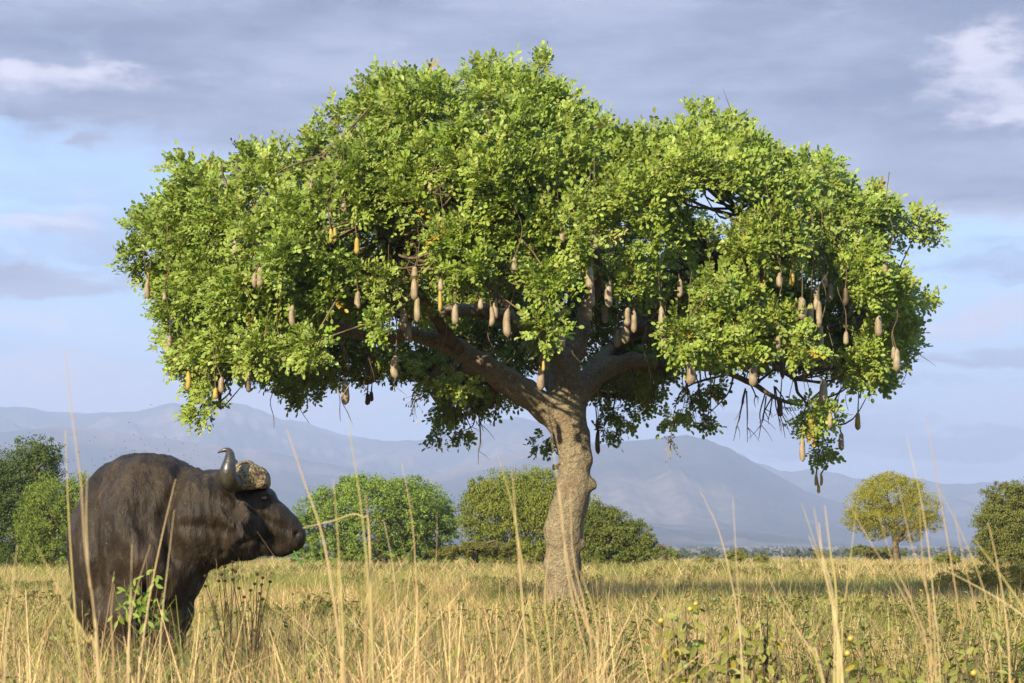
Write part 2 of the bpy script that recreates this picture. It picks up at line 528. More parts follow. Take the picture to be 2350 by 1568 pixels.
# ------------------------------------------------------------------ mountains
far_prof = [(-900, 960), (-400, 940), (0, 933), (60, 935), (150, 945), (200, 950), (260, 945), (330, 940), (400, 925), (440, 935), (500, 922), (540, 925),
            (600, 940), (650, 965), (700, 968), (760, 990), (800, 1000), (860, 1008), (940, 1012), (1000, 1004), (1080, 985),
            (1150, 963), (1180, 956), (1230, 968), (1280, 985), (1360, 1015), (1400, 1022), (1540, 1020), (1600, 1015), (1660, 1030), (1720, 1052), (1790, 1080),
            (1860, 1077), (1900, 1083), (1960, 1098), (2100, 1100), (2180, 1110), (2250, 1107), (2350, 1110), (2700, 1090), (3200, 1120)]
near_prof = [(-900, 1010), (-300, 985), (0, 992), (150, 978), (260, 990), (420, 1012), (600, 1032), (760, 1065), (900, 1092), (1000, 1085), (1100, 1055), (1200, 1035),
             (1300, 1022), (1400, 1018), (1450, 1010), (1540, 1003), (1575, 998), (1620, 1006), (1680, 1032), (1750, 1072), (1850, 1128), (1950, 1160),
             (2050, 1195), (2200, 1222), (2450, 1240), (3200, 1235)]
low_prof = [(-900, 1190), (0, 1170), (400, 1180), (900, 1200), (1300, 1185), (1500, 1200), (1640, 1212), (1760, 1225), (1900, 1245), (2200, 1252), (3200, 1240)]


def hills(name, prof, y0, y1, amp, seed, rough):
    px = np.linspace(-800, 3150, 700); a = np.interp(px, [q[0] for q in prof], [HY - q[1] for q in prof]) / F
    a = a + rough / F * fbm(np.stack([px * 0.03, px * 0, px * 0], -1), 4, seed)
    t = np.linspace(-0.05, 1.5, 130)
    A, T = np.meshgrid(a, t); U_, _ = np.meshgrid((px - CX) / F, t)
    Yh = y0 + (y1 - y0) * T
    prf = np.where(T < 1, np.clip(T, 0, 1) ** 1.15, np.clip(1 - (T - 1) * 1.3, 0, 1))
    wob = fbm(np.stack([U_ * 42 + T * 1.5, T * 2.2, T * 0 + 3], -1), 6, seed + 3, ridged=True)
    wob2 = fbm(np.stack([U_ * 16, T * 3, T * 0 + 9], -1), 4, seed + 9)
    env = np.clip(4 * T * (1 - T), 0, 1)
    H = A * y1 * (prf + env * (amp * wob + 0.12 * wob2))
    lim = np.where(T < 1, A * Yh * 0.985 + (T > 0.985) * A * Yh * 0.015, 1e9)
    H = np.minimum(H, np.maximum(lim, 0) + 0)
    Zh = np.where(T <= 0, -12, H + CAMZ)
    V = np.stack([U_ * Yh, Yh, Zh], -1).reshape(-1, 3)
    r, c = Yh.shape; I, J = np.meshgrid(np.arange(r - 1), np.arange(c - 1), indexing='ij')
    Q = np.stack([I * c + J, I * c + J + 1, (I + 1) * c + J + 1, (I + 1) * c + J], -1).reshape(-1, 4)
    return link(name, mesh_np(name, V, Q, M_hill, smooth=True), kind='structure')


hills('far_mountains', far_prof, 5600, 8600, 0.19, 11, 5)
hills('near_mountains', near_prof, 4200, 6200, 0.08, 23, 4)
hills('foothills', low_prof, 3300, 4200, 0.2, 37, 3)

# ------------------------------------------------------------------ haze
hm = bpy.data.materials.new('air'); hm.use_nodes = True
t = NT(hm.node_tree)
vol = t.add('ShaderNodeVolumePrincipled', {'Color': (0.54, 0.62, 0.86, 1), 'Density': 0.00020, 'Anisotropy': 0.1})
t.add('ShaderNodeOutputMaterial', {'Volume': vol}, None)
bx = np.array([(x, y, z) for x in (-7000, 7000) for y in (-900, 10500) for z in (-20, 530)], float)
bq = [(0, 1, 3, 2), (4, 6, 7, 5), (0, 4, 5, 1), (2, 3, 7, 6), (0, 2, 6, 4), (1, 5, 7, 3)]
link('haze', mesh_np('haze', bx, np.array(bq), hm), kind='stuff', label='thin blue haze in the air before the mountains')

# ------------------------------------------------------------------ sausage tree
TY = 36.5; TS = F / TY     # px per metre at the tree


def T(px, py, dy=0.0):
    return P(px, py, TY + dy) if abs(dy) < 1e-9 else np.array([*(P(px, py, TY)[:1]), TY + dy, P(px, py, TY)[2]]) + np.array([(px - CX) / F * dy, 0, (HY - py) / F * dy])


def TC(px, py, hw, dy=0.0):
    return (*T(px, py, dy), hw / TS * .90)


base = P(1290, HY + CAMZ * F / TY, TY); base[2] = 0
tree = thing('sausage_tree', base, 'huge spreading sausage tree hung with long pale fruits, standing in dry grass', 'tree')
sd_t = SDF(T(930, 1470, -1.6) - 0.2, T(1560, 640, 1.6) + 0.2, 0.032)
sd_t.chain([TC(1292, 1445, 66), TC(1291, 1415, 54), TC(1290, 1375, 45), TC(1291, 1300, 43), TC(1293, 1220, 45), TC(1306, 1160, 43), TC(1317, 1120, 40), TC(1321, 1050, 38), TC(1311, 1000, 42),
            TC(1299, 950, 45), TC(1303, 910, 36), TC(1307, 880, 32), TC(1298, 845, 29), TC(1290, 825, 27)], 0.12)
LL = [TC(1290, 970, 40), TC(1250, 935, 37, -.05), TC(1207, 903, 35, -.2), TC(1160, 872, 34, -.4), TC(1110, 840, 32, -.6), TC(1060, 808, 28, -.7), TC(1000, 775, 24, -.7)]
sd_t.chain([(a_, b_, c_, r_ * .93) for a_, b_, c_, r_ in LL], 0.08)
sd_t.chain([TC(1292, 840, 20), TC(1268, 806, 17, -.1), TC(1252, 770, 13, -.3), TC(1240, 720, 10, -.6)], 0.06)
sd_t.chain([TC(1300, 850, 22), TC(1326, 806, 20, 0.05), TC(1338, 765, 18, .1), TC(1345, 700, 15, .2)], 0.06)
sd_t.chain([TC(1292, 940, 26, .2), TC(1268, 880, 22, .5), TC(1245, 820, 24, .8), TC(1215, 770, 22, .9), TC(1165, 728, 20, .8), TC(1110, 712, 18, .6), TC(1040, 712, 16, .5), TC(960, 735, 13, .4)], 0.06)
sd_t.chain([TC(1315, 930, 30, .1), TC(1350, 880, 25, .35), TC(1400, 842, 22, .5), TC(1450, 828, 19, .5), TC(1500, 832, 16, .4)], 0.12)
sd_t.chain([TC(1320, 900, 26, .2), TC(1370, 840, 24, .7), TC(1430, 780, 22, 1.1), TC(1480, 735, 20, 1.3), TC(1540, 700, 16, 1.5)], 0.12)
sd_t.chain([TC(1300, 900, 22, .3), TC(1300, 830, 20, .9), TC(1310, 740, 18, 1.3), TC(1320, 660, 15, 1.5)], 0.12)
for kx, ky, kr in ((1360, 1112, 13), (1352, 1060, 9), (1272, 1072, 9), (1288, 1180, 14), (1335, 1250, 12), (1306, 1335, 18), (1262, 1395, 18), (1318, 1400, 20)):
    x, y, z, r = TC(kx, ky, kr, -0.05); sd_t.ell(x, y, z, r, r, r * 1.2, 0.06)
v, q = sd_t.surface(); v = relax(v, q, 2); n = vnormals(v, q)
v = v + n * (0.018 * fbm(v * 5, 3, 1) + 0.012 * fbm(v * np.array([14, 14, 5.]), 3, 4))[:, None]
if n[:, 0].dot(v[:, 0] - v[:, 0].mean()) < 0: q = q[:, ::-1]
trunk = link('trunk', mesh_np('trunk', v, q, M_bark, smooth=True), tree)

limbs = [
    [TC(1020, 787, 26, -.7), TC(940, 765, 22, -.8), TC(850, 770, 18, -1.0), TC(760, 740, 14, -1.3), TC(660, 690, 10, -1.6), TC(560, 620, 6, -1.8)],
    [TC(1130, 850, 22, -.5), TC(1040, 845, 18, .3), TC(960, 850, 15, .8), TC(880, 850, 11, 1.4), TC(800, 850, 8, 1.8), TC(700, 830, 4, 2.2)],
    [TC(980, 730, 14, .4), TC(880, 690, 12, .2), TC(780, 640, 10, 0), TC(640, 560, 7, -.4), TC(480, 470, 4, -.6)],
    [TC(1180, 735, 20, .8), TC(1120, 640, 16, 1.0), TC(1050, 520, 12, 1.2), TC(980, 400, 9, 1.2), TC(930, 280, 5, 1.0)],
    [TC(1244, 735, 11, -.5), TC(1200, 620, 11, -1.2), TC(1150, 480, 9, -1.8), TC(1120, 340, 6, -1.6), TC(1130, 220, 3, -1)],
    [TC(1345, 720, 16, .2), TC(1370, 600, 13, 0), TC(1380, 460, 10, 0), TC(1340, 330, 6, 0), TC(1290, 220, 3, 0)],
    [TC(1490, 832, 17, .4), TC(1570, 836, 13, .3), TC(1650, 846, 11, .1), TC(1720, 878, 9, 0), TC(1765, 905, 7, -.1), TC(1840, 930, 4, -.3)],
    [TC(1650, 846, 7, .1), TC(1700, 800, 8, 0), TC(1780, 790, 7, -.2), TC(1880, 760, 5, -.4), TC(1990, 700, 3, -.6)],
    [TC(1530, 705, 16, 1.5), TC(1640, 640, 13, 1.8), TC(1760, 560, 10, 2.0), TC(1900, 490, 6, 1.8), TC(2000, 470, 3, 1.4)],
    [TC(1460, 760, 15, 1.2), TC(1560, 700, 14, .4), TC(1680, 620, 11, -.6), TC(1800, 520, 8, -1.2), TC(1920, 440, 4, -1.4)],
    [TC(1420, 800, 14, .8), TC(1520, 720, 12, -.8), TC(1620, 600, 9, -1.8), TC(1700, 480, 6, -2.2), TC(1740, 380, 3, -2)],
    [TC(1320, 670, 14, 1.5), TC(1420, 560, 12, 1.7), TC(1520, 440, 9, 1.6), TC(1600, 330, 5, 1.2), TC(1640, 270, 3, 1.0)],
    [TC(1060, 812, 20, -.7), TC(980, 700, 14, -1.8), TC(900, 580, 10, -2.6), TC(820, 450, 7, -2.8), TC(740, 360, 3, -2.6)],
    [TC(1160, 872, 18, .1), TC(1130, 920, 14, 1.6), TC(1080, 930, 9, 2.6), TC(1020, 950, 4, 3.2)],
    [TC(1340, 900, 16, .5), TC(1380, 905, 12, 1.6), TC(1440, 910, 8, 2.6), TC(1500, 920, 4, 3.4)],
    [TC(1750, 800, 6, 0), TC(1790, 850, 6, 0), TC(1830, 900, 5, -.2), TC(1870, 960, 3, -.3), TC(1885, 1030, 2, -.3)],
    [TC(760, 740, 6, -1.3), TC(650, 775, 5, -1.2), TC(560, 830, 3.5, -1.2), TC(500, 885, 2.5, -1.2), TC(460, 935, 1.2, -1.2)],
]
limb_pts = []
for i, L in enumerate(limbs):
    L = [(*p[:3], p[3] * .82) for p in L]
    L2 = [L[0]]
    for a, b in zip(L[:-1], L[1:]):
        a = np.array(a); b = np.array(b); mid = (a + b) / 2; mid[:3] += rng.normal(size=3) * 0.07
        L2 += [mid, b]
    v, q = tube(L2, 12, 4, 0.35, i)
    link('limb', mesh_np('limb', v, q, M_branch if i > 0 else M_bark, smooth=True), tree)
    limb_pts.append(cat_rom(L2, 4))
limb_pts = np.vstack(limb_pts)

# fruits: px x, top, bottom, width, depth class / kind
FR = [(1122, 280, 320, 18, -3.3, 0), (1115, 292, 320, 12, -3.2, 0), (717, 405, 435, 12, -3, 0), (768, 522, 553, 9, -3.6, 1), (759, 524, 555, 9, -3.6, 1), (990, 412, 438, 14, -3.6, 0), (585, 625, 658, 11, -3, 0), (597, 612, 656, 16, -3, 0),
      (340, 640, 685, 12, -1.5, 0), (339, 625, 650, 8, -1.5, 1), (377, 670, 690, 11, -1.5, 0), (390, 770, 795, 11, -1.4, 0), (925, 708, 755, 18, -2.8, 0), (938, 738, 780, 17, -2.8, 0), (951, 640, 685, 16, -2.8, 0),
      (958, 680, 735, 15, -2.6, 0), (952, 612, 635, 14, -2.8, 0), (1012, 640, 666, 12, -2.6, 0), (1010, 665, 710, 9, -2.6, 1), (1046, 698, 740, 15, -2.5, 0), (1138, 685, 728, 12, -2.2, 0),
      (1127, 703, 745, 12, -2.3, 0), (1166, 708, 768, 17, -2.2, 0), (1104, 685, 708, 12, -1.8, 0), (897, 702, 728, 13, -2.6, 0), (909, 815, 865, 17, -2.4, 0), (792, 870, 927, 18, -2.0, 0),
      (845, 820, 865, 13, -.6, 2), (843, 902, 930, 12, -.6, 2), (852, 898, 922, 10, -.5, 2), (1354, 612, 660, 18, -3, 0), (1360, 655, 700, 14, -2.9, 0), (1351, 680, 732, 21, -3, 0), (1366, 540, 570, 13, -3.2, 0),
      (1398, 645, 700, 17, -1.5, 0), (1388, 700, 740, 15, -1.2, 0), (1417, 758, 795, 13, -2.4, 0), (1434, 738, 785, 17, -2.4, 0), (1441, 705, 745, 15, -2.4, 0), (1455, 712, 760, 13, -2.5, 0),
      (1487, 745, 790, 16, -.8, 2), (1517, 703, 768, 16, -2.8, 0), (1523, 765, 802, 13, -2.6, 0), (1291, 763, 792, 12, -1.6, 0), (1241, 843, 892, 17, -1.5, 0), (1247, 828, 850, 7, -1.45, 1),
      (1584, 832, 878, 21, -2.4, 0), (1623, 822, 850, 12, -1, 2), (1729, 832, 882, 18, -2.4, 0), (1745, 650, 682, 8, -3, 1), (1753, 640, 680, 8, -3, 1), (1790, 625, 657, 13, -2.6, 0), (1841, 683, 730, 19, -2.6, 0),
      (1872, 655, 710, 15, -2.4, 0), (1861, 695, 755, 17, -2.5, 0), (1879, 690, 748, 14, -2.5, 0), (1892, 630, 660, 14, -2.4, 0), (1882, 745, 797, 15, -2.4, 0), (1942, 760, 790, 12, -1.8, 0), (2017, 723, 770, 17, -1.8, 0),
      (2058, 800, 850, 16, -1.4, 0), (2051, 795, 825, 11, -1.4, 0), (1890, 870, 925, 19, -1.6, 0), (1797, 800, 870, 11, -.6, 2), (1791, 912, 957, 13, -.8, 2), (1905, 945, 980, 11, -1.2, 0), (1931, 993, 1033, 13, -1.2, 0),
      (1969, 945, 987, 13, -1.0, 1), (1842, 1005, 1057, 13, -1.2, 0), (1873, 1087, 1115, 7, -1.0, 1), (1884, 1085, 1115, 7, -1.0, 1), (1878, 1112, 1133, 8, -.95, 1), (431, 850, 893, 12, -1.2, 1),
      (509, 865, 900, 13, -1.2, 0), (571, 853, 870, 10, -1.2, 0), (571, 872, 899, 11, -1.2, 2), (495, 890, 915, 12, -1.2, 1), (1373, 985, 1045, 12, .9, 2), (1370, 960, 990, 7, .9, 2), (1134, 965, 980, 5, 1.5, 2), (1500, 690, 720, 13, -.8, 2),
      (1120, 765, 795, 14, 0.6, 2), (1560, 640, 680, 13, -2.2, 0), (650, 800, 830, 11, -2.2, 0), (790, 460, 485, 12, -3.2, 0), (1940, 660, 700, 13, -1.2, 2), (539, 552, 585, 12, -3, 0), (672, 700, 745, 13, -2.6, 0), (822, 668, 706, 13, -2.8, 0), (819, 545, 580, 12, -3, 1), (1905, 650, 690, 14, -2, 0), (1817, 618, 655, 11, -2.4, 1), (2031, 598, 632, 12, -1.6, 0), (1786, 765, 800, 11, -2, 0), (1290, 520, 555, 13, -3, 0), (1180, 590, 625, 13, -2.6, 0)]
front_poly = [(283, 600), (292, 500), (330, 478), (372, 440), (362, 405), (385, 350), (440, 328), (520, 318), (570, 315), (640, 322), (636, 272), (690, 243), (760, 232), (800, 185),
              (855, 160), (905, 172), (955, 148), (1030, 133), (1090, 148), (1130, 153), (1200, 148), (1240, 170), (1290, 195), (1335, 240), (1400, 258), (1460, 290),
              (1515, 300), (1510, 262), (1560, 262), (1620, 240), (1700, 262), (1745, 300), (1790, 340), (1870, 343), (1930, 368), (1975, 410), (2030, 422), (2060, 480),
              (2120, 463), (2170, 510), (2168, 555), (2112, 575), (2105, 640), (2110, 700), (2085, 760), (2088, 845), (2030, 905), (1960, 880), (1900, 940), (1890, 1000),
              (1845, 985), (1838, 880), (1800, 800), (1700, 820), (1600, 830), (1545, 800), (1530, 730), (1480, 710), (1420, 670), (1370, 640), (1300, 650), (1280, 770),
              (1215, 780), (1215, 680), (1100, 660), (1000, 665), (930, 690), (900, 740), (860, 790), (760, 880), (700, 935), (650, 915), (600, 860), (540, 880), (480, 955),
              (432, 965), (425, 900), (385, 870), (400, 820), (345, 800), (345, 740), (300, 690)]
back_poly = [(330, 560), (400, 380), (640, 340), (860, 180), (1200, 160), (1400, 280), (1700, 280), (1930, 390), (2060, 480), (2080, 800), (2020, 880), (1900, 860),
             (1800, 820), (1760, 860), (1650, 820), (1540, 830), (1500, 905), (1440, 960), (1390, 985), (1345, 900), (1255, 880), (1200, 890), (1150, 930), (1090, 955), (1010, 1000), (985, 940), (970, 870),
             (850, 850), (760, 900), (600, 870), (480, 900), (400, 850), (350, 780)]


def poly_dist(pts, poly):
    """signed distance in px, positive inside"""
    p = np.asarray(pts, float); a = np.array(poly, float); b = np.roll(a, -1, 0)
    d = np.full(len(p), 1e9); ins = np.zeros(len(p), bool)
    for (x0, y0), (x1, y1) in zip(a, b):
        e = np.array([x1 - x0, y1 - y0]); wv = p - (x0, y0)
        tt = np.clip(wv @ e / (e @ e), 0, 1)
        d = np.minimum(d, np.linalg.norm(wv - tt[:, None] * e, axis=1))
        cr = ((y0 > p[:, 1]) != (y1 > p[:, 1])) & (p[:, 0] < (x1 - x0) * (p[:, 1] - y0) / (y1 - y0 + 1e-9) + x0)
        ins ^= cr
    return np.where(ins, d, -d)


def clumps(poly, n, side, dmax, rad=(26, 60), inset=40, shell=(0.75, 1.02)):
    """centres (px,py,dy,r) spread over the surface of the crown, the outline swollen into depth"""
    pts = np.stack([rng.uniform(270, 2190, n * 6), rng.uniform(120, 1060, n * 6)], -1)
    pd = poly_dist(pts, poly); ok = pd > np.where(pts[:, 1] > 740, inset * .45, inset * 0.8)
    pts, pd = pts[ok][:n], pd[ok][:n]
    # blue-noise thinning
    keep = []
    for i in range(len(pts)):
        if all((pts[i, 0] - pts[j, 0]) ** 2 + (pts[i, 1] - pts[j, 1]) ** 2 > 27 ** 2 for j in keep[-400:]): keep.append(i)
    pts, pd = pts[keep], pd[keep]
    hole = fbm(np.stack([pts[:, 0] / 75, pts[:, 1] / 60, pts[:, 0] * 0 + side * 9], -1), 2, 91)
    k2 = hole > -.22; pts, pd = pts[k2], pd[k2]
    up = [p_ for p_ in front_poly if p_[1] < 620 and (p_[1] < 560 or p_[0] < 330 or p_[0] > 2090)]
    pdd = poly_dist(pts, up + [(2110, 1500), (345, 1500)]); pd = np.where(side < 0, .25 * pd + .75 * pdd, pd)
    top = np.clip((pts[:, 1] - 130) / 330, 0, 1)
    prof = np.sqrt(np.clip(1 - (1 - np.clip(pd / 330, 0, 1)) ** 2, 0, 1))
    ex = np.clip(1 - ((pts[:, 0] - 1230) / 1000) ** 2, 0.15, 1) ** 0.5
    dy = side * dmax * ex * (0.35 * prof + 0.65 * np.minimum(prof, np.sqrt(top) + 0.15)) * rng.uniform(*shell, len(pts))
    lump = fbm(np.stack([pts[:, 0] / 130, pts[:, 1] / 100, pts[:, 0] * 0 + side], -1), 2, 50)
    dy = dy + side * lump * .7
    return np.stack([pts[:, 0], pts[:, 1], dy, rng.uniform(26, 52, len(pts))], -1)


cl = [clumps(front_poly, 2600, -1, 4.3), clumps(back_poly, 1500, 1, 4.3)]
# inner fill just below the shell and over the top
inn2 = clumps(back_poly, 1500, 1, 1.8); inn2 = inn2[(inn2[:, 1] > 560) & (inn2[:, 1] < 900)]; cl.append(inn2)
inner = clumps(front_poly, 1600, -1, 2.6); cl.append(inner[rng.random(len(inner)) < 0.55])
extra = [(1250, 142, 0, 14), (1243, 160, 0, 14), (375, 800, -1, 24), (410, 845, -1, 24), (445, 885, -1, 24), (470, 915, -1.1, 24), (500, 900, -1, 26), (545, 862, -1, 26), (600, 840, -1, 28), (640, 868, -1, 28), (675, 892, -1, 26), (700, 905, -1, 22), (745, 868, -1, 26), (560, 830, -1, 26), (480, 860, -1.2, 26), (520, 840, -1.2, 26), (2125, 690, -.5, 24), (2085, 745, -.5, 18), (1885, 1035, -.3, 22), (1855, 1005, -.3, 20), (1880, 985, -.3, 24), (455, 955, -1.2, 24),
         (1105, 840, -1.4, 26), (1120, 825, -1.4, 20), (1590, 910, .2, 26), (1610, 965, .2, 20), (1545, 955, -.6, 20), (295, 590, -.5, 22), (310, 610, -.5, 24), (1245, 1015, .8, 18),
         (1005, 1000, 2.4, 24), (1060, 990, 2.4, 20), (1020, 960, 2.4, 28), (1085, 930, 2.4, 26), (1400, 990, 2.2, 22), (1430, 960, 2.2, 26), (1240, 800, -.9, 26), (1235, 770, -.9, 26),
         (975, 860, 1.5, 28), (930, 820, -1.5, 30), (405, 870, -.8, 24), (1400, 940, 2.2, 28), (1470, 930, 2.2, 24), (1640, 880, .6, 18), (1960, 850, .5, 30), (1850, 950, .2, 26),
         (1030, 870, -1.2, 26), (1060, 885, -1.1, 22), (840, 850, 1.5, 26), (1430, 400, -2.4, 40), (1465, 430, -2.4, 40), (1400, 435, -2.4, 40), (1490, 400, -2.4, 36), (1440, 370, -2, 36), (1520, 440, -2.4, 40), (890, 480, -3, 38), (930, 500, -3, 38), (870, 530, -3, 38), (900, 555, -3, 36), (960, 540, -3, 36)]
cl.append(np.array(extra, float))
cl = np.vstack(cl)
# the crown stands open where a fruit hangs at its face
FB = np.array([(a, b - 12, c + 6, wq) for a, b, c, wq, dq, kq in FR if dq < -1.1])
gap = np.ones(len(cl), bool)
for a, b, c, wq in FB:
    gx = np.maximum(np.abs(cl[:, 0] - a) - wq / 2, 0); gy = np.maximum(np.maximum(b - cl[:, 1], cl[:, 1] - c), 0)
    gap &= ~((np.hypot(gx, gy) < 22) & (cl[:, 2] < 0))
cl = cl[gap]
# ... and the low sun reaches the trunk and the first fork under the front of the crown
cw = np.array([T(a, b, c) for a, b, c, _ in cl]); lit = np.ones(len(cl), bool)
for a, b in [(1290, 1330), (1290, 1270), (1292, 1210), (1300, 1160), (1317, 1110), (1320, 1050), (1308, 1000), (1295, 955), (1305, 915), (1265, 935), (1225, 912), (1280, 985)]:
    d_ = cw - T(a, b, -.2); tt_ = d_ @ np.array(sd); dist = np.linalg.norm(d_ - tt_[:, None] * np.array(sd), axis=1)
    lit &= ~((tt_ > 0.3) & (dist < .42))
cl = cl[lit]
cl = np.vstack([cl, np.array([(900, 663, -2.5, 44), (840, 630, -2.6, 44), (800, 605, -2.6, 44), (950, 700, -2.3, 40), (870, 690, -2.4, 40), (925, 630, -2.8, 40), (820, 680, -2.4, 44)], float)])
cpos = np.array([T(a, b, c) for a, b, c, _ in cl]); crad = cl[:, 3] / TS
ctr = T(1230, 620, 0)
cn = (cpos - ctr) / np.array([5.8, 4.4, 3.0]); cn[:, 2] += 0.25; cn /= np.linalg.norm(cn, axis=1)[:, None]
NL = 38
idx = np.repeat(np.arange(len(cl)), NL); idx = idx[rng.random(len(idx)) < np.clip(crad[idx] / 0.22, 0.45, 1)]
N = len(idx)
off = rnd_dir(N, 0.1) * (rng.random(N) ** 0.5)[:, None]
pos = cpos[idx] + off * (crad[idx] * 0.9)[:, None] * np.array([1, 1, 0.85])
dirs = off * 0.9 + cn[idx] * 0.5 + rng.normal(size=(N, 3)) * 0.45 + np.array([0, 0, -0.15])
nrm = cn[idx] * 0.4 + np.array([0, 0, 0.45]) + rng.normal(size=(N, 3)) * 0.36 + np.array(sd) * 1.1


def leaflet(L=0.072, W=0.0205):
    v = np.array([(0, 0, 0), (L * .38, W, .006), (L * .8, W * .92, .004), (L, 0, -.004), (L * .8, -W * .92, .004), (L * .38, -W, .006)])
    f = np.array([(0, 3, 2, 1), (0, 5, 4, 3)])
    return v, f


def compound_leaf(seed, pairs=4, L=0.22):
    r = np.random.default_rng(seed); lv, lf = leaflet(); V = []; Fc = []; Cc = []; k = 0
    items = [(0.25 + 0.7 * i / pairs, s) for i in range(pairs) for s in (-1, 1)] + [(1.0, 0)]
    for tt, s in items:
        a = s * r.uniform(0.85, 1.15); sc = r.uniform(0.85, 1.15) * (0.8 + 0.35 * tt)
        ca, sa = math.cos(a), math.sin(a); R = np.array([[ca, -sa, 0], [sa, ca, 0], [0, 0, 1]])
        tl = r.normal() * 0.35; R2 = np.array([[math.cos(tl), 0, math.sin(tl)], [0, 1, 0], [-math.sin(tl), 0, math.cos(tl)]])
        rl = r.normal() * 0.35; R3 = np.array([[1, 0, 0], [0, math.cos(rl), -math.sin(rl)], [0, math.sin(rl), math.cos(rl)]])
        x = (R @ R2 @ R3 @ (lv * sc).T).T + (tt * L, 0, -0.25 * L * tt * tt)
        V.append(x); Fc.append(lf + k); k += 6; Cc.append(np.tile(np.ones(3) * r.uniform(0.85, 1.15), (6, 1)))
    rv = np.array([(0, -.003, 0), (0, .003, 0), (L, .002, -.25 * L), (L, -.002, -.25 * L)])
    V.append(rv); Fc.append(np.array([(0, 1, 2, 3)]) + k); Cc.append(np.tile((1.9, 1.0, 0.8), (4, 1)))
    return np.vstack(V), np.vstack(Fc), np.vstack(Cc)


protos = [compound_leaf(i) for i in range(6)]
g = rng.random(N)
hue = fbm(pos * 0.9, 2, 77)
colr = np.stack([0.188 + 0.065 * g + 0.03 * hue, 0.262 + 0.045 * g + 0.02 * hue, 0.036 + 0.024 * g], -1) * rng.uniform(0.75, 1.2, N)[:, None]
yl = rng.random(N) < 0.006; colr[yl] = (0.35, 0.24, 0.03)
R = rot_frames(dirs, nrm); scl = rng.uniform(0.66, 1.05, N)
# the 300 compound leaves that show largest are objects of their own, the rest is one mass
order = np.argsort(pos[:, 1] + 0.02 * rng.random(N)); front = np.zeros(N, bool)
cand = order[:2400]; front[rng.choice(cand, 300, replace=False)] = True
acc = Acc(); which = rng.integers(0, 6, N)
for k in range(6):
    s_ = (which == k) & ~front
    v, f, c = scatter(protos[k][0], protos[k][1], pos[s_], R[s_], scl[s_], colr[s_], protos[k][2])
    acc.v.append(v); acc.f.append(f + acc.n); acc.c.append(c); acc.n += len(v)
link('foliage', acc.mesh('foliage', M_leaf), tree, kind='stuff')
leaf_me = []
for k in range(6):
    c = np.array([(0.14, 0.215, 0.025), (0.15, 0.22, 0.03), (0.13, 0.2, 0.024)])[k % 3]
    leaf_me.append(mesh_np('leaf', protos[k][0], protos[k][1], M_leaf, protos[k][2] * c * (1.4, 1.3, 1.1)))
for i in np.where(front)[0]:
    o = link('leaf', leaf_me[which[i]], tree)
    o.matrix_basis = Matrix([[*(R[i][r] * scl[i]), pos[i][r]] for r in range(3)] + [[0, 0, 0, 1]])

# twigs from the limbs to the clumps
acc = Acc()
for i in range(len(cl)):
    if rng.random() > 0.8: continue
    p = cpos[i]; d = np.linalg.norm(limb_pts[:, :3] - p - np.array([0, 0, -0.3]), axis=1); j = int(np.argmin(d))
    if d[j] > 3.2: continue
    a = limb_pts[j, :3]; mid = (a + p) / 2 + rng.normal(size=3) * 0.12 * d[j]; r0 = 0.008 + 0.008 * d[j]
    v, q = tube([(*a, r0), (*mid, r0 * .7), (*p, 0.005)], 4, 4)
    acc.add(v, q)
for i in range(60):     # bare twig ends poking out of the crown
    j = rng.integers(len(cl)); p = cpos[j]; d = cn[j] + rng.normal(size=3) * 0.5
    v, q = tube([(*p, .008), (*(p + d * .2), .005), (*(p + d * .38 + (0, 0, -.05)), .002)], 3, 2); acc.add(v, q)
for (x0, y0), n_ in (((1745, 890), 12), ((1600, 850), 7), ((1120, 760), 5), ((1460, 840), 6), ((1060, 940), 4)):   # dead drooping twigs
    for k in range(n_):
        x = x0 + rng.uniform(-35, 45); y = y0 + rng.uniform(-10, 25); L = rng.uniform(50, 120); dx = rng.uniform(-30, 30); dy_ = rng.uniform(-.4, .4)
        pts = [TC(x, y, 2.0, dy_), TC(x + dx * .5 + rng.uniform(-6, 6), y + L * .45, 1.6, dy_), TC(x + dx * .7, y + L * .7, 1.1, dy_), TC(x + dx, y + L, .6, dy_)]
        v, q = tube(pts, 4, 3); acc.add(v, q)
        for _ in range(2):
            b = np.array(pts[rng.integers(1, 3)]); e = b.copy(); e[:3] += (rng.uniform(-.2, .2), 0, -rng.uniform(.05, .25)); e[3] = .002
            v, q = tube([b, (b + e) / 2 + (0.02, 0, 0, 0), e], 3, 2); acc.add(v, q)
link('twigs', acc.mesh('twigs', M_branch, True), tree, kind='stuff')

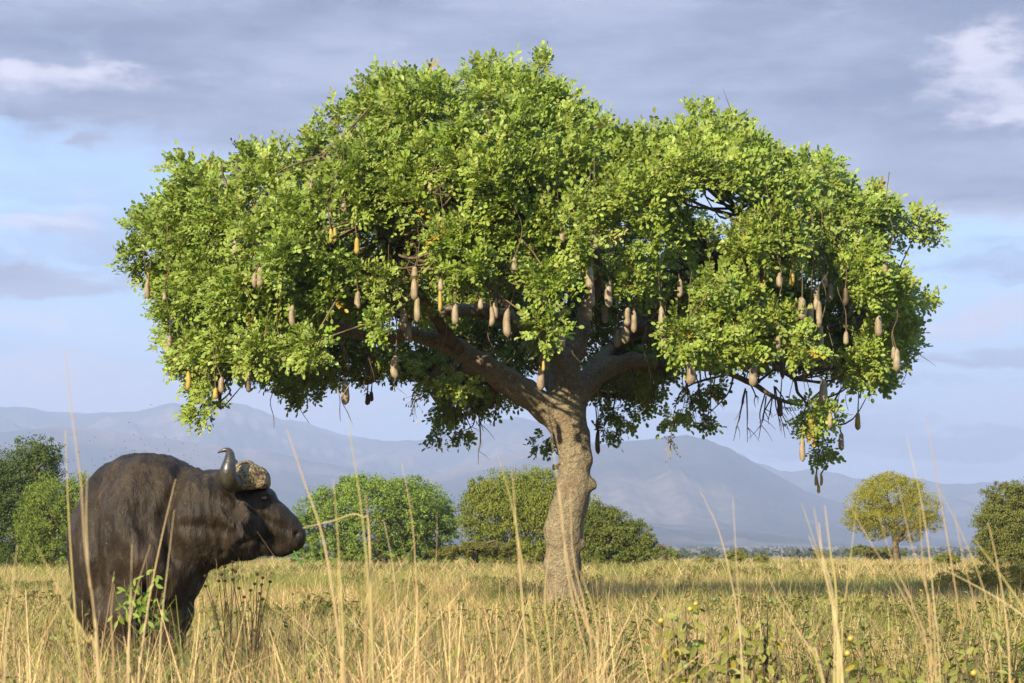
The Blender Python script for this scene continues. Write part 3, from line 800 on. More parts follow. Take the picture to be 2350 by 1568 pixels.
for i, (x, y0, y1, wd, dy, kd) in enumerate(FR):
    if dy < -1.1:
        nb = cl[(np.abs(cl[:, 0] - x) < 80) & (cl[:, 1] > y0 - 190) & (cl[:, 1] < y1 + 40)]
        if len(nb): dy = min(dy, float(np.percentile(nb[:, 2], 6)) - .12)
    top = T(x, y0, dy); L = (y1 - y0) / TS; r = wd / 2 / TS
    st = rng.uniform(0.5, 0.62); m = 12
    tt = np.linspace(0, 1, 11); pr = np.interp(tt, [0, .04, .12, .3, .55, .78, .92, .98, 1], [.16, .42, .66 + .12 * rng.random(), .84, .94, 1.0, .8, .46, .02])
    bend = rng.normal() * 0.055
    V = []; ang = np.linspace(0, 2 * math.pi, m, endpoint=False)
    for a, b in zip(tt, pr):
        V.append(np.stack([np.cos(ang) * r * b + bend * math.sin(a * 3.1) * L * .6, np.sin(ang) * r * b, np.full(m, -a * L)], -1))
    V = np.vstack(V); V += (V * 0 + 1) * 0 + 0.06 * r * fbm(V * 18 + i, 2, i)[:, None]
    I, J = np.meshgrid(np.arange(10), np.arange(m), indexing='ij'); J2 = (J + 1) % m
    Q = np.stack([I * m + J, (I + 1) * m + J, (I + 1) * m + J2, I * m + J2], -1).reshape(-1, 4)
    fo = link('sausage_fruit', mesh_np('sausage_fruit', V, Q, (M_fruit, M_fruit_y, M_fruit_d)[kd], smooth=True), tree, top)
    if kd == 1: fo['label'] = 'small golden ripening fruit'
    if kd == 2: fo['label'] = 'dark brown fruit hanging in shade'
    H = rng.uniform(0.5, 1.3) * (.3 if y0 < 430 else 1); w1, w2 = rng.normal(size=2) * 0.03
    v, q = tube([(0, 0, -0.02, .011), (w1 * 1.6, 0, H * .3, .006), (w2 * 1.8, 0.03, H * .65, .005), (w1, .08, H, .006)], 5, 4)
    link('stalk', mesh_np('stalk', v, q, M_branch), fo, top)
# empty hanging stalks
hang = [(rng.uniform(380, 2080), rng.uniform(600, 900)) for _ in range(150)]
k = 0
for x, y in hang:
    pd = poly_dist([(x, y)], front_poly)[0]
    if pd < -60 or k > 95: continue
    k += 1
    L = rng.uniform(40, 130) * (0.8 if y > 850 else 1); dy = rng.uniform(-3.2, -.8) * np.clip(1 - ((x - 1230) / 1000) ** 2, .2, 1)
    top = T(x, y, dy)
    w1, w2, w3 = rng.normal(size=3) * 0.05; Lm = L / TS
    v, q = tube([(0, 0, 0, .007), (w1, 0, -Lm * .35, .005), (w2, 0, -Lm * .7, .005), (w3, 0, -Lm, .003)], 4, 4)
    link('hanging_stalk', mesh_np('hanging_stalk', v, q, M_branch if k % 3 else M_fruit), tree, top)
for x, y in ((952, 905), (1540, 1000), (1245, 800)):       # yellow flower-bud sprays
    top = T(x, y, -1.0 if x < 1500 else -.8); acc = Acc()
    for j in range(26):
        c = np.array([rng.normal() * .06, rng.normal() * .04, -abs(rng.normal()) * .16])
        v, q = tube([(*c, .002), (*(c + (0, 0, -.012)), .011), (*(c + rng.normal(size=3) * .008 + (0, 0, -.03)), .003)], 5, 2); acc.add(v, q)
        v, q = tube([(0, 0, c[2] * .4, .003), (*c, .002)], 3, 1); acc.add(v, q)
    v, q = tube([(0, 0, .35, .004), (0, 0, -.1, .003)], 4, 1); acc.add(v, q)
    link('flower_spray', acc.mesh('flower_spray', M_bud), tree, top)

# ------------------------------------------------------------------ background trees and bushes
lq = np.array([(-.5, 0, 0), (0, .22, .03), (.5, 0, 0), (0, -.22, -.03)]); lqf = np.array([(0, 1, 2, 3)])


def bush(name, Y, blobs, n, lsz, colour, label, group=None, trunkp=None, droop=0.0, seed=0, category='tree', lump=0.17, trunkw=10, solo=False):
    """blobs: (px, py, rx, ry) ellipses swollen into depth; leaves gather in small clumps over them"""
    global rng
    keep = rng; rng = np.random.default_rng(seed + 100)
    s = Y / F; allp = []; alln = []
    blobs = blobs + [(b[0], 1278 if b[1] > 1100 else b[1], b[2] * .85, min(b[3] * .5, 40)) for b in blobs if b[3] > 30 and not solo]
    area = [b[2] * b[3] for b in blobs]; tot = sum(area); n = int(n * (2.8 if solo else 2.6)); lsz = lsz * (.38 if solo else .56)
    for (px, py, rx, ry), a in zip(blobs, area):
        c = P(px, py, Y); c[1] += rng.uniform(-.3, .3) * rx * s
        k = max(8, int(n * a / tot))
        nc = max(10, int(k / (45 if solo else 60))); d = rnd_dir(nc, 0.15)
        rr = np.array([rx, rx * .85, ry]) * s
        cc = c + d * rr * (rng.uniform(.3, 1.0, nc) ** .5 * rng.uniform(.88, 1.12, nc))[:, None]
        cr = lump * math.sqrt(rx * ry) * s * rng.uniform(.4, 1.5, nc)
        ii = rng.integers(0, nc, k); e = rnd_dir(k, .2)
        pp = cc[ii] + e * (cr[ii] * (rng.random(k) ** .5 + .25 * np.abs(rng.normal(size=k))))[:, None] * np.array([1.15, 1.15, .85])
        allp.append(pp); alln.append(d[ii] * .7 + e)
    p = np.vstack(allp); nn = np.vstack(alln); k = len(p)
    keepm = p[:, 2] > 0.05; p, nn = p[keepm], nn[keepm]; k = len(p)
    nn = nn + rng.normal(size=(k, 3)) * .5 + (0, 0, .4)
    dd = rng.normal(size=(k, 3)) + np.array([0, 0, -droop * 2])
    cl_ = np.array(colour) * (2.15, 1.75, 1.15) * rng.uniform(.65, 1.3, (k, 1)) * (1 + .15 * rng.normal(size=(k, 3)) * np.array([1, .4, .6]))
    base = P(blobs[0][0] if trunkp is None else trunkp[0][0], HY, Y); base[2] = float(gz(np.array([base[0]]), np.array([Y]))[0])
    th = thing(name, base, label, category, group)
    v, f, c = scatter(lq, lqf, p, rot_frames(dd, nn), lsz * rng.uniform(.7, 1.4, k), np.clip(cl_, 0.005, 1))
    link('crown', mesh_np('crown', v, f, M_bgleaf, c), th)
    acc = Acc()
    tp = trunkp or [(blobs[0][0], 1285), (blobs[0][0], blobs[0][1])]
    pts = [(*P(a, b, Y), trunkw * s * (1 - .45 * i / max(1, len(tp) - 1))) for i, (a, b) in enumerate(tp)]
    pts[0] = (*pts[0][:2], base[2] - .05, pts[0][3] * 1.25)
    v, q = tube(pts, 9, 4, .3, seed); acc.add(v, q)
    for j in range(26):
        b = np.array(pts[rng.integers(1, len(pts))]); b[:3] = b[:3] * 1.0; e = p[rng.integers(0, k)]
        if abs(e[2] - b[2]) > 90 * s * 2: pass
        mid = (b[:3] + e) / 2 + rng.normal(size=3) * 8 * s
        v, q = tube([(*b[:3], trunkw * .35 * s), (*mid, trunkw * .22 * s), (*e, 1.0 * s)], 5, 4); acc.add(v, q)
    link('trunk', acc.mesh('trunk', M_branch, True), th)
    rng = keep
    return th


bush('broadleaf_tree', 105, [(60, 1120, 88, 112), (20, 1180, 80, 110), (95, 1060, 52, 55), (115, 1190, 60, 90), (-40, 1150, 90, 120)], 34000, .17, (.042, .07, .018), 'tall dark green tree behind the buffalo at the edge of the view', trunkw=12, seed=1)
bush('green_bush', 92, [(120, 1180, 66, 88), (190, 1140, 45, 55), (80, 1205, 50, 70), (215, 1180, 50, 70)], 17000, .13, (.075, .115, .025), 'yellowish green bush behind the hump and shoulder of the buffalo', droop=.4, seed=2)
bush('round_green_tree', 120, [(870, 1180, 165, 88), (760, 1195, 85, 75), (960, 1190, 95, 80), (840, 1130, 80, 40), (920, 1130, 70, 36), (1010, 1215, 50, 55), (700, 1220, 45, 50)], 42000, .19, (.088, .145, .034), 'broad rounded bright green tree between the buffalo and the big trunk', seed=3, lump=.13)
bush('olive_bush', 112, [(1180, 1170, 110, 92), (1120, 1190, 75, 80), (1240, 1150, 80, 75), (1290, 1190, 80, 80), (1100, 1130, 30, 36)], 36000, .16, (.085, .115, .022), 'feathery olive green tree right behind the big trunk', droop=.9, seed=4, lump=.16)
bush('dark_bush', 108, [(1400, 1225, 66, 55), (1350, 1212, 60, 62), (1455, 1240, 46, 46), (1385, 1190, 40, 26), (1488, 1255, 24, 32)], 22000, .16, (.065, .09, .02), 'dark olive bush standing to the right of the big trunk', droop=.5, seed=5)
bush('small_bush', 150, [(1525, 1272, 28, 20), (1545, 1278, 22, 14)], 2600, .16, (.08, .11, .03), 'small grey green bush beside the dark olive bush', seed=6, category='bush')
bush('acacia_tree', 135, [(2045, 1140, 74, 52), (1990, 1165, 52, 48), (2105, 1165, 52, 46), (2050, 1195, 95, 36), (2010, 1120, 40, 28), (2085, 1115, 36, 24), (1965, 1195, 32, 30), (2130, 1200, 34, 26), (2010, 1222, 36, 22), (2080, 1226, 40, 22), (2040, 1100, 30, 18)],
     30000, .15, (.125, .140, .020), 'lone umbrella shaped acacia with a forked trunk before the mountains', trunkp=[(2062, 1285), (2055, 1250), (2050, 1215), (2045, 1170)], droop=.8, seed=7, lump=.17, trunkw=8, solo=True)
bush('grey_green_acacia', 100, [(2330, 1190, 85, 72), (2290, 1215, 60, 70), (2370, 1240, 100, 80), (2310, 1140, 56, 34), (2400, 1150, 90, 70), (2280, 1250, 44, 44)], 40000, .13, (.075, .095, .028), 'dense grey green thorn tree cut by the edge of the view', trunkp=[(2350, 1320), (2355, 1260), (2360, 1200)], droop=.7, seed=8, lump=.14)
bush('flat_bush', 160, [(2000, 1268, 55, 12), (1975, 1262, 30, 10), (2040, 1272, 40, 12)], 3600, .19, (.07, .09, .025), 'low flat topped bush below the lone acacia', seed=9, category='bush')
bush('low_bush', 46, [(2230, 1338, 90, 22), (2140, 1346, 45, 16), (2310, 1330, 80, 30), (2190, 1322, 45, 14), (2390, 1325, 80, 46), (2270, 1312, 40, 16)], 15000, .060, (.17, .155, .035), 'wide low brownish green thicket in front of the thorn tree', droop=.5, seed=10, category='bush', trunkp=[(2220, 1370), (2220, 1340)], trunkw=3, solo=True)
bush('shaded_bush', 95, [(1090, 1262, 60, 16), (1030, 1268, 50, 14), (1160, 1262, 50, 18)], 6000, .12, (.07, .08, .02), 'low scrubby bush at the foot of the feathery olive tree', seed=11, category='bush')
for i, (x, y, rx, ry, Y, lb) in enumerate([(1620, 1283, 16, 9, 125, 'tiny green shrub poking above the grass left of the forked straw'), (1690, 1277, 26, 14, 120, 'small green shrub on the grassy rim in mid field'),
                                      (1745, 1282, 20, 10, 120, 'small yellowish shrub beside the shrub on the grassy rim'), (1880, 1275, 20, 9, 170, 'brownish shrub on the horizon left of the lone acacia'),
                                      (2175, 1283, 30, 12, 100, 'leafy shrub on the rim right of the lone acacia'), (1165, 1342, 26, 16, 52, 'dark green bush sunk in the grass left of the big trunk'),
                                      (1570, 1352, 16, 9, 50, 'small weed clump in the grass right of the big trunk')]):
    bush('shrub', Y, [(x, y, rx, ry), (x + rx * .5, y + ry * .3, rx * .6, ry * .7)], 1800, .11 if Y > 60 else .06, ((.09, .115, .025), (.06, .09, .02))[Y < 60], lb, 'small shrubs in the savanna grass', seed=20 + i, category='shrub', trunkw=2)

# far scrub on the plain, one mass
pts = []; colc = []
r2 = np.random.default_rng(5)
nf_ = 1300
Yf = r2.uniform(500, 3300, nf_); Xf = r2.uniform(-.28, .28, nf_) * Yf
pz = gz(Xf, Yf); sz = r2.uniform(1.2, 3.2, nf_)
k = 14
cc = np.repeat(np.stack([Xf, Yf, pz + sz * .45], -1), k, 0); ss = np.repeat(sz, k)
keep_rng = rng; rng = r2
pp = cc + rnd_dir(len(cc)) * (ss * .6)[:, None] * np.array([1.3, 1.3, .6])
v, f, c = scatter(lq, lqf, pp, rot_frames(rnd_dir(len(cc)), rnd_dir(len(cc), .5)), ss * .9, np.tile((.06, .075, .03), (len(cc), 1)) * r2.uniform(.7, 1.2, (len(cc), 1)))
link('distant_scrub', mesh_np('distant_scrub', v, f, M_bgleaf, c), kind='stuff', label='distant dark scrub dotted over the pale plain')
rng = keep_rng

# ------------------------------------------------------------------ buffalo
BY = 15.9; BS = F / BY
bo = P(300, HY, BY); bo[2] = 0.0
ang = math.atan2(bo[0], BY)
ca, sa = math.cos(-ang), math.sin(-ang)


def B2W(p):
    """buffalo space (x right, y away along the line of sight, z up) to the world"""
    p = np.asarray(p, float); x, y = p[..., 0], p[..., 1]
    return np.stack([bo[0] + x * ca - y * sa, bo[1] + x * sa + y * ca, p[..., 2]], -1)


buf = thing('cape_buffalo', bo, 'dark muddy cape buffalo facing right with curved horns in tall dry grass', 'buffalo')
s = SDF((-.75, -.65, -.02), (1.2, 2.1, 1.75), 0.0115)
E = s.ell; K = s.chain
K([(.03, .30, .97, .36), (.01, .8, .99, .355), (-.02, 1.2, 1.01, .34), (-.06, 1.5, 1.06, .30)], .12)
E(.06, .20, 1.00, .43, .42, .40, .1)
E(.05, .26, 1.29, .345, .42, .312, .1)
E(.20, .20, 1.31, .235, .34, .262, .1)
E(-.085, .22, 1.08, .275, .42, .36, .08)
E(-.15, .12, .92, .20, .26, .32, .08)
E(.20, .02, .90, .20, .24, .26, .08)
E(-.20, 1.45, 1.17, .16, .25, .22, .08); E(.05, 1.45, 1.17, .16, .25, .22, .08)
# legs
K([(-.05, .06, .85, .19), (-.07, -.02, .60, .135), (-.05, 0, .40, .085), (-.05, .02, .20, .066), (-.05, 0, .10, .075), (-.05, -.02, .03, .08)], .06)
K([(.24, .12, .85, .18), (.245, .10, .62, .125), (.22, .12, .42, .085), (.21, .13, .20, .066), (.21, .11, .10, .075), (.21, .09, .03, .08)], .06)
for x in (-.22, .12):
    K([(x * .8, 1.45, .88, .21), (x, 1.40, .66, .15), (x, 1.62, .48, .095), (x, 1.60, .25, .065), (x, 1.56, .10, .075), (x, 1.53, .03, .08)], .07)
# neck
K([(.22, .06, 1.17, .30), (.40, -.02, 1.19, .265), (.54, -.03, 1.20, .235), (.66, 0, 1.22, .18)], .10, ysq=.8)
K([(.20, .12, 1.38, .17), (.38, .06, 1.35, .125), (.56, .02, 1.365, .105), (.66, 0, 1.40, .09)], .08)
K([(.30, .02, .98, .16), (.50, -.02, 1.03, .10), (.64, -.01, 1.04, .08)], .08)
# head
E(.72, 0, 1.27, .15, .15, .15, .06)
E(.68, 0, 1.14, .145, .125, .15, .06)
K([(.775, 0, 1.27, .118), (.87, 0, 1.185, .122), (.95, 0, 1.125, .105), (.99, 0, 1.095, .088)], .05, ysq=.9)
E(.998, 0, 1.083, .076, .090, .084, .04)
K([(.72, 0, 1.04, .085), (.84, 0, 1.035, .055), (.935, 0, 1.018, .046), (.965, 0, 1.02, .038)], .035, ysq=1.2)
K([(.66, 0, 1.03, .06), (.745, 0, .985, .034)], .05)
E(.845, 0, 1.345, .05, .10, .035, .04)           # brow below the boss
E(.80, -.118, 1.355, .055, .035, .022, .02); E(.80, .118, 1.355, .055, .035, .022, .02)   # upper lids
E(.70, -.11, 1.12, .10, .035, .10, .05); E(.70, .11, 1.12, .10, .035, .10, .05)     # cheeks
for sg in (-1, 1):
    E(.805, sg * .158, 1.33, .018, .026, .010, .010, sub=True)   # eye sockets
    E(1.030, sg * .088, 1.108, .028, .026, .018, .012, sub=True, tilt=.5)       # nostrils
    K([(1.02, sg * .105, 1.035, .008), (.95, sg * .095, 1.045, .009), (.87, sg * .10, 1.065, .006)], .012, sub=True)
E(.755, 0, 1.335, .115, .145, .075, .05)
# tail is a part of its own; horn boss is separate
v, q = s.surface(); v = relax(v, q, 2, .5); n = vnormals(v, q)
if (n * (v - v.mean(0))).sum() < 0: q = q[:, ::-1]; n = -n
head = np.clip((v[:, 0] - .60) / .15, 0, 1)
fold = fbm(np.stack([v[:, 0] * 9, v[:, 1] * 9, v[:, 2] * 3.0], -1), 3, 31, ridged=True)
big = fbm(v * 3.2, 3, 33)
neckf = np.exp(-((v[:, 0] - .48) / .16) ** 2) * (v[:, 2] > .9)
wr = np.sin(v[:, 0] * 95 + 2.5 * fbm(v * 5, 2, 8) + v[:, 2] * 9) * neckf
def curve(pts_, amp, wid):
    d_ = np.full(len(v), 9.0)
    for a_, b_ in zip(pts_[:-1], pts_[1:]):
        a_ = np.array(a_); e_ = np.array(b_) - a_; w_ = v[:, [0, 2]] - a_; t_ = np.clip(w_ @ e_ / (e_ @ e_), 0, 1)
        d_ = np.minimum(d_, np.linalg.norm(w_ - t_[:, None] * e_, axis=1))
    return amp * np.exp(-(d_ / wid) ** 2) * np.clip(-n[:, 1] * 1.6, 0, 1)


form = (curve([(.04, 1.52), (-.05, 1.22), (.03, .95)], .034, .075) + curve([(-.20, 1.45), (-.25, 1.12), (-.20, .78)], -.032, .05) + curve([(.31, 1.50), (.21, 1.22), (.25, .95)], -.04, .045)
        + curve([(.36, 1.38), (.50, 1.34), (.62, 1.26)], .02, .06) + curve([(.34, 1.16), (.62, 1.12)], -.016, .04) + curve([(.13, .98), (.10, .84)], .03, .08)
        + curve([(.02, .80), (-.04, .62)], .02, .05) + curve([(.10, .80), (.09, .50)], -.03, .035) + curve([(.74, 1.24), (.96, 1.13)], -.007, .02) + curve([(.66, 1.05), (.84, 1.07)], -.008, .018)
        + curve([(.84, 1.24), (.95, 1.19)], .006, .02))
v = v + n * form[:, None] * 1.5
v = v + n * ((1 - head) * (.022 * fold + .028 * big) + head * .004 * fold + .0018 * wr)[:, None]
wv = B2W(v); body_me = mesh_np('body', wv, q, M_hide, smooth=True)
link('body', body_me, buf)
bvh = BVHTree.FromPolygons([Vector(a) for a in wv], [tuple(int(b) for b in a) for a in q])


def on_skin(x, z):
    a, b = B2W((x, -1.5, z)), B2W((x, 1.5, z))
    h = bvh.ray_cast(Vector(a), Vector(b - a).normalized())
    return np.array(h[0]) if h[0] else a


def wtube(path, **kw):
    p = np.array(path, float); q = np.hstack([B2W(p[:, :3]), p[:, 3:]]); return tube(q, **kw)


def ellmesh(name, c, r, m, seg=14, disp=0.0, seed=0, fr=12):
    th_, ph = np.meshgrid(np.linspace(0.02, math.pi - .02, seg), np.linspace(0, 2 * math.pi, seg * 2, endpoint=False), indexing='ij')
    V = np.stack([np.sin(th_) * np.cos(ph) * r[0], np.sin(th_) * np.sin(ph) * r[1], np.cos(th_) * r[2]], -1).reshape(-1, 3)
    if disp: V = V * (1 + disp * fbm(V * fr + seed, 3, seed))[:, None]
    V = V + c; mm = seg * 2
    I, J = np.meshgrid(np.arange(seg - 1), np.arange(mm), indexing='ij'); J2 = (J + 1) % mm
    Q = np.stack([I * mm + J, (I + 1) * mm + J, (I + 1) * mm + J2, I * mm + J2], -1).reshape(-1, 4)
    return V, Q


# horns and boss
sb = SDF((.5, -.36, 1.28), (.95, .36, 1.66), .008)
for sg in (-1, 1):
    sb.ell(.708, sg * .10, 1.466, .084, .175, .098, .02); sb.ell(.776, sg * .09, 1.436, .084, .150, .092, .03)
    sb.chain([(.72, sg * .15, 1.450, .080), (.665, sg * .25, 1.424, .056)], .03)
zb = sb.lo[2] + np.arange(sb.dim[2]) * sb.vox; xb = sb.lo[0] + np.arange(sb.dim[0]) * sb.vox
sb.d = np.maximum(sb.d, np.where(xb[:, None, None] > .665, (1.384 + .10 * (xb[:, None, None] - .76) - zb[None, None, :]), -1)).astype(np.float32)
v, q = sb.surface(); v = relax(v, q, 1); n = vnormals(v, q)
if (n * (v - v.mean(0))).sum() < 0: q = q[:, ::-1]; n = -n
v = v + n * (.004 * fbm(v * 22, 3, 3) + .004 * fbm(v * np.array([70, 30, 30.]), 2, 9, ridged=True))[:, None]
link('horn_boss', mesh_np('horn_boss', B2W(v), q, M_boss, smooth=True), buf)
for sg in (-1, 1):
    H = [(.69, sg * .16, 1.435, .055), (.65, sg * .235, 1.422, .058), (.616, sg * .295, 1.418, .059), (.592, sg * .345, 1.440, .059), (.587, sg * .37, 1.492, .050), (.597, sg * .368, 1.550, .037),
         (.598, sg * .355, 1.598, .026), (.582, sg * .345, 1.617, .0165), (.553, sg * .338, 1.614, .011), (.526, sg * .332, 1.600, .004)]
    if sg > 0: H = [(a_ + .055 * min(1, i_ / 4), b_, c_ - .035 * min(1, i_ / 5), r_) for i_, (a_, b_, c_, r_) in enumerate(H)]
    v, q = wtube(H, sides=22, sub=6, noise=.04, seed=3)
    link('horn', mesh_np('horn', v, q, M_horn, smooth=True), buf)
for sg in (-1, 1):
    e = B2W((.812, sg * .136, 1.328)); v, q = ellmesh('eye', e, (.023, .019, .019), M_eye)
    link('eye', mesh_np('eye', v, q, M_eye, smooth=True), buf)
# wet nose pad
nv, nq = ellmesh('nose', B2W((1.040, 0, 1.092)), (.040, .074, .049), M_black, 14, .05, 4)
link('nose', mesh_np('nose', nv, nq, M_black, smooth=True), buf)


def ear(sg):
    rowsn = 14; base_ = np.array((.600, sg * .195, 1.350)); tip = np.array((.665, sg * .335, 1.130))
    V = []; ax = tip - base_
    for i in range(rowsn):
        t_ = i / (rowsn - 1); wdt = .072 * math.sin(min(1, t_ * 1.05 + .12) * math.pi) ** .7 + .008
        cpt = base_ + ax * t_ + np.array((0, sg * .03 * math.sin(t_ * math.pi), 0))
        for j in range(7):
            u_ = j / 6 * 2 - 1
            V.append(cpt + np.array((u_ * wdt, sg * -.035 * (1 - u_ * u_) * (1 - t_ * .5), .012 * math.sin(9 * t_ + u_))))
    V = np.array(V); V2 = V + np.array((0, -sg * .010, 0)); A = []
    for i in range(rowsn - 1):
        for j in range(6):
            a = i * 7 + j; A.append((a, a + 1, a + 8, a + 7))
    A = np.array(A); m_ = len(V); rim = []
    edge = [j for j in range(7)] + [i * 7 + 6 for i in range(1, rowsn)] + [(rowsn - 1) * 7 + j for j in range(5, -1, -1)] + [i * 7 for i in range(rowsn - 2, 0, -1)]
    for a, b in zip(edge, edge[1:] + edge[:1]): rim.append((a, b, b + m_, a + m_))
    W = B2W(np.vstack([V, V2])); fc = np.vstack([A, A[:, ::-1] + m_, np.array(rim)])
    eo = link('ear', mesh_np('ear', W, fc, M_hide, smooth=True), buf)
    acc = Acc(); hr = np.random.default_rng(3)
    for k in range(420):
        e = V[edge[hr.integers(0, len(edge))]] + hr.normal(size=3) * .006
        d = np.array((hr.normal() * .3, sg * .2, -1.)) * hr.uniform(.02, .05); sx = np.array((.0012, 0, .0004))
        acc.add(B2W(np.array([e - sx, e + sx, e + d])), np.array([(0, 1, 2)]), np.array((.03, .02, .014)) * hr.uniform(.6, 1.8))
    link('ear_fringe', acc.mesh('ear_fringe', M_hair), eo, kind='stuff')


ear(-1); ear(1)
v, q = wtube([(-.09, 1.78, 1.15, .035), (-.09, 1.90, 1.05, .028), (-.09, 1.93, .8, .02), (-.09, 1.92, .5, .015), (-.09, 1.92, .42, .03), (-.09, 1.92, .3, .004)], sides=8, sub=4)
link('tail', mesh_np('tail', v, q, M_hide, smooth=True), buf)
for x, y in ((-.05, -.02), (.21, .09), (-.22, 1.53), (.12, 1.53)):
    v, q = wtube([(x, y, .075, .078), (x, y - .01, .035, .088), (x, y - .015, .004, .092)], sides=14, sub=2)
    link('hoof', mesh_np('hoof', v, q, M_horn, smooth=True), buf)

# coat hair: short strands over the skin, longer on the hump, throat and chin
hr = np.random.default_rng(12)
vb = v0 = np.array([0.]); bv = np.array([vv.co[:] for vv in body_me.vertices]); qn = np.empty(len(body_me.polygons) * 4, np.int32)
body_me.loops.foreach_get('vertex_index', qn); qf = qn.reshape(-1, 4); nrmv = vnormals(bv, qf)
NH = 45000
fi = hr.integers(0, len(qf), NH); wts = hr.dirichlet((1, 1, 1, 1), NH)
hp = (bv[qf[fi]] * wts[..., None]).sum(1); hn = nrmv[qf[fi]].mean(1)
if (hn * (hp - hp.mean(0))).sum() < 0: hn = -hn
lx = (hp[:, 0] - bo[0]) * ca + (hp[:, 1] - bo[1]) * sa
flow = B2W(np.array((0.0, .35, -1.0))) - B2W(np.zeros(3)) + 0 * hp
flow = flow / np.linalg.norm(flow, axis=1)[:, None] + hr.normal(size=(NH, 3)) * .28
L = .008 + .014 * (hp[:, 2] > 1.25) * (lx < .5) + .008 * hr.random(NH)
L = np.where(lx > .62, .006 + .004 * hr.random(NH), L)
L = np.where((hp[:, 2] < 1.03) & (lx > .6) & (lx < .9), .02 + .015 * hr.random(NH), L)
okh = (hp[:, 2] > .3) & ~((lx > .95)); hp, hn, flow, L = hp[okh], hn[okh], flow[okh], L[okh]
d = flow * .8 + hn * .6; d /= np.linalg.norm(d, axis=1)[:, None]
sx = np.cross(d, hn); sx /= np.linalg.norm(sx, axis=1)[:, None] + 1e-9; wd = .0011
V = np.stack([hp - sx * wd - hn * .002, hp + sx * wd - hn * .002, hp + d * L[:, None]], 1).reshape(-1, 3)
clump = np.clip(.5 + .9 * fbm(np.stack([hp[:, 0] * 16, hp[:, 1] * 16, hp[:, 2] * 6], -1), 3, 40), 0, 1)
hc = (np.array((.009, .0057, .0026)) + clump[:, None] * np.array((.026, .0172, .0088))) * hr.uniform(.7, 1.3, (len(hp), 1))
link('coat_hair', mesh_np('coat_hair', V, np.arange(len(V)).reshape(-1, 3), M_hair, np.repeat(hc, 3, 0)), buf, kind='stuff')

# blade of grass in the mouth and flies
a = B2W((1.0, -.03, 1.02)); b = B2W((1.03, -.08, .96)); c_ = B2W((1.075, -.1, .875))
v, q = tube([(*a, .005), (*b, .006), (*c_, .001)], 4, 4)
link('grass_blade', mesh_np('grass_blade', v, q, M_weed, np.tile((.06, .22, .02), (len(v), 1))), label='fresh green blade of grass hanging from the mouth of the buffalo', category='grass blade')
acc = Acc()
for i in range(70):
    p = B2W((hr.normal() * .3 + .0, hr.uniform(-.4, .3), 1.5 + abs(hr.normal()) * .12)); v, q = tube([(*p, .001), (*(p + (.003, 0, 0)), .003), (*(p + (.007, 0, 0)), .001)], 5, 1); acc.add(v, q)
link('flies', acc.mesh('flies', M_black), kind='stuff', label='tiny black flies swarming above the hump of the buffalo')

# ------------------------------------------------------------------ grass
straw = np.array([(.52, .362, .170), (.62, .455, .24), (.43, .285, .125), (.48, .34, .155), (.25, .165, .075), (.15, .10, .045)])
green = np.array([(.18, .21, .035), (.24, .25, .055), (.13, .165, .03)])


def tuft(seed, n, h, wid, gfrac, spread=.17, segs=3, lean=.35):
    r = np.random.default_rng(seed); V = []; Q = []; Cc = []; k = 0
    for i in range(n):
        p = r.normal(size=2) * spread * .6; a = r.uniform(0, 2 * math.pi); hh = h * r.uniform(.45, 1.1)
        ln = abs(r.normal()) * lean * hh; dx, dy = math.cos(a) * ln, math.sin(a) * ln; bend = r.uniform(1.2, 2.6)
        fa = r.uniform(0, math.pi); sx, sy = math.cos(fa) * wid, math.sin(fa) * wid
        c = (green if r.random() < gfrac else straw); c = c[r.integers(len(c) if gfrac >= 0 else 3)] * r.uniform(.65, 1.2)
        kink = r.random() < .15
        for s_ in range(segs + 1):
            t_ = s_ / segs; ww = (1 - t_ * .85) ; z = hh * t_ * (1 if not kink or t_ < .7 else .85)
            x, y = p[0] + dx * t_ ** bend, p[1] + dy * t_ ** bend
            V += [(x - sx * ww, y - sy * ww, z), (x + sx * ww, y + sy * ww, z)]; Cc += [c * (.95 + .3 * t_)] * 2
        for s_ in range(segs): Q.append((k + 2 * s_, k + 2 * s_ + 1, k + 2 * s_ + 3, k + 2 * s_ + 2))
        k += 2 * (segs + 1)
    return mesh_np('grass_tuft', np.array(V), np.array(Q), M_grass, np.array(Cc))


def weed(seed, n, h, leafn, L, colour):
    r = np.random.default_rng(seed); acc = Acc()
    lv = np.array([(0, 0, 0), (.35, .2, .03), (.75, .15, -.02), (1, 0, -.12), (.75, -.15, -.02), (.35, -.2, .03)]); lf = np.array([(0, 3, 2, 1), (0, 5, 4, 3)])
    for i in range(n):
        a = r.uniform(0, 6.28); tp = np.array([math.cos(a) * h * .35, math.sin(a) * h * .35, h * r.uniform(.6, 1.05)]); b0 = np.array([math.cos(a), math.sin(a), 0]) * .03
        v, q = tube([(*b0, .004), (*(tp * .5 + (0, 0, h * .06)), .003), (*tp, .002)], 3, 3); acc.add(v, q, np.array((.09, .07, .03)))
        for j in range(leafn):
            t_ = r.uniform(.25, 1); p = b0 + (tp - b0) * t_; d = r.normal(size=3); d[2] = -.2 + .3 * r.normal(); nn = np.array([0, 0, 1.]) + r.normal(size=3) * .4
            R_ = rot_frames(d[None], nn[None])[0]; sc = L * r.uniform(.6, 1.3)
            acc.add((R_ @ lv.T).T * sc + p, lf, np.array(colour) * r.uniform(.6, 1.3) * (np.array((1.9, 1.2, .6)) if r.random() < .08 else 1))
    return acc.mesh('weed', M_weed)


def proto_coll(name, meshes):
    co = bpy.data.collections.new(name)
    for i, me in enumerate(meshes):
        o = bpy.data.objects.new(name, me); co.objects.link(o)
    return co


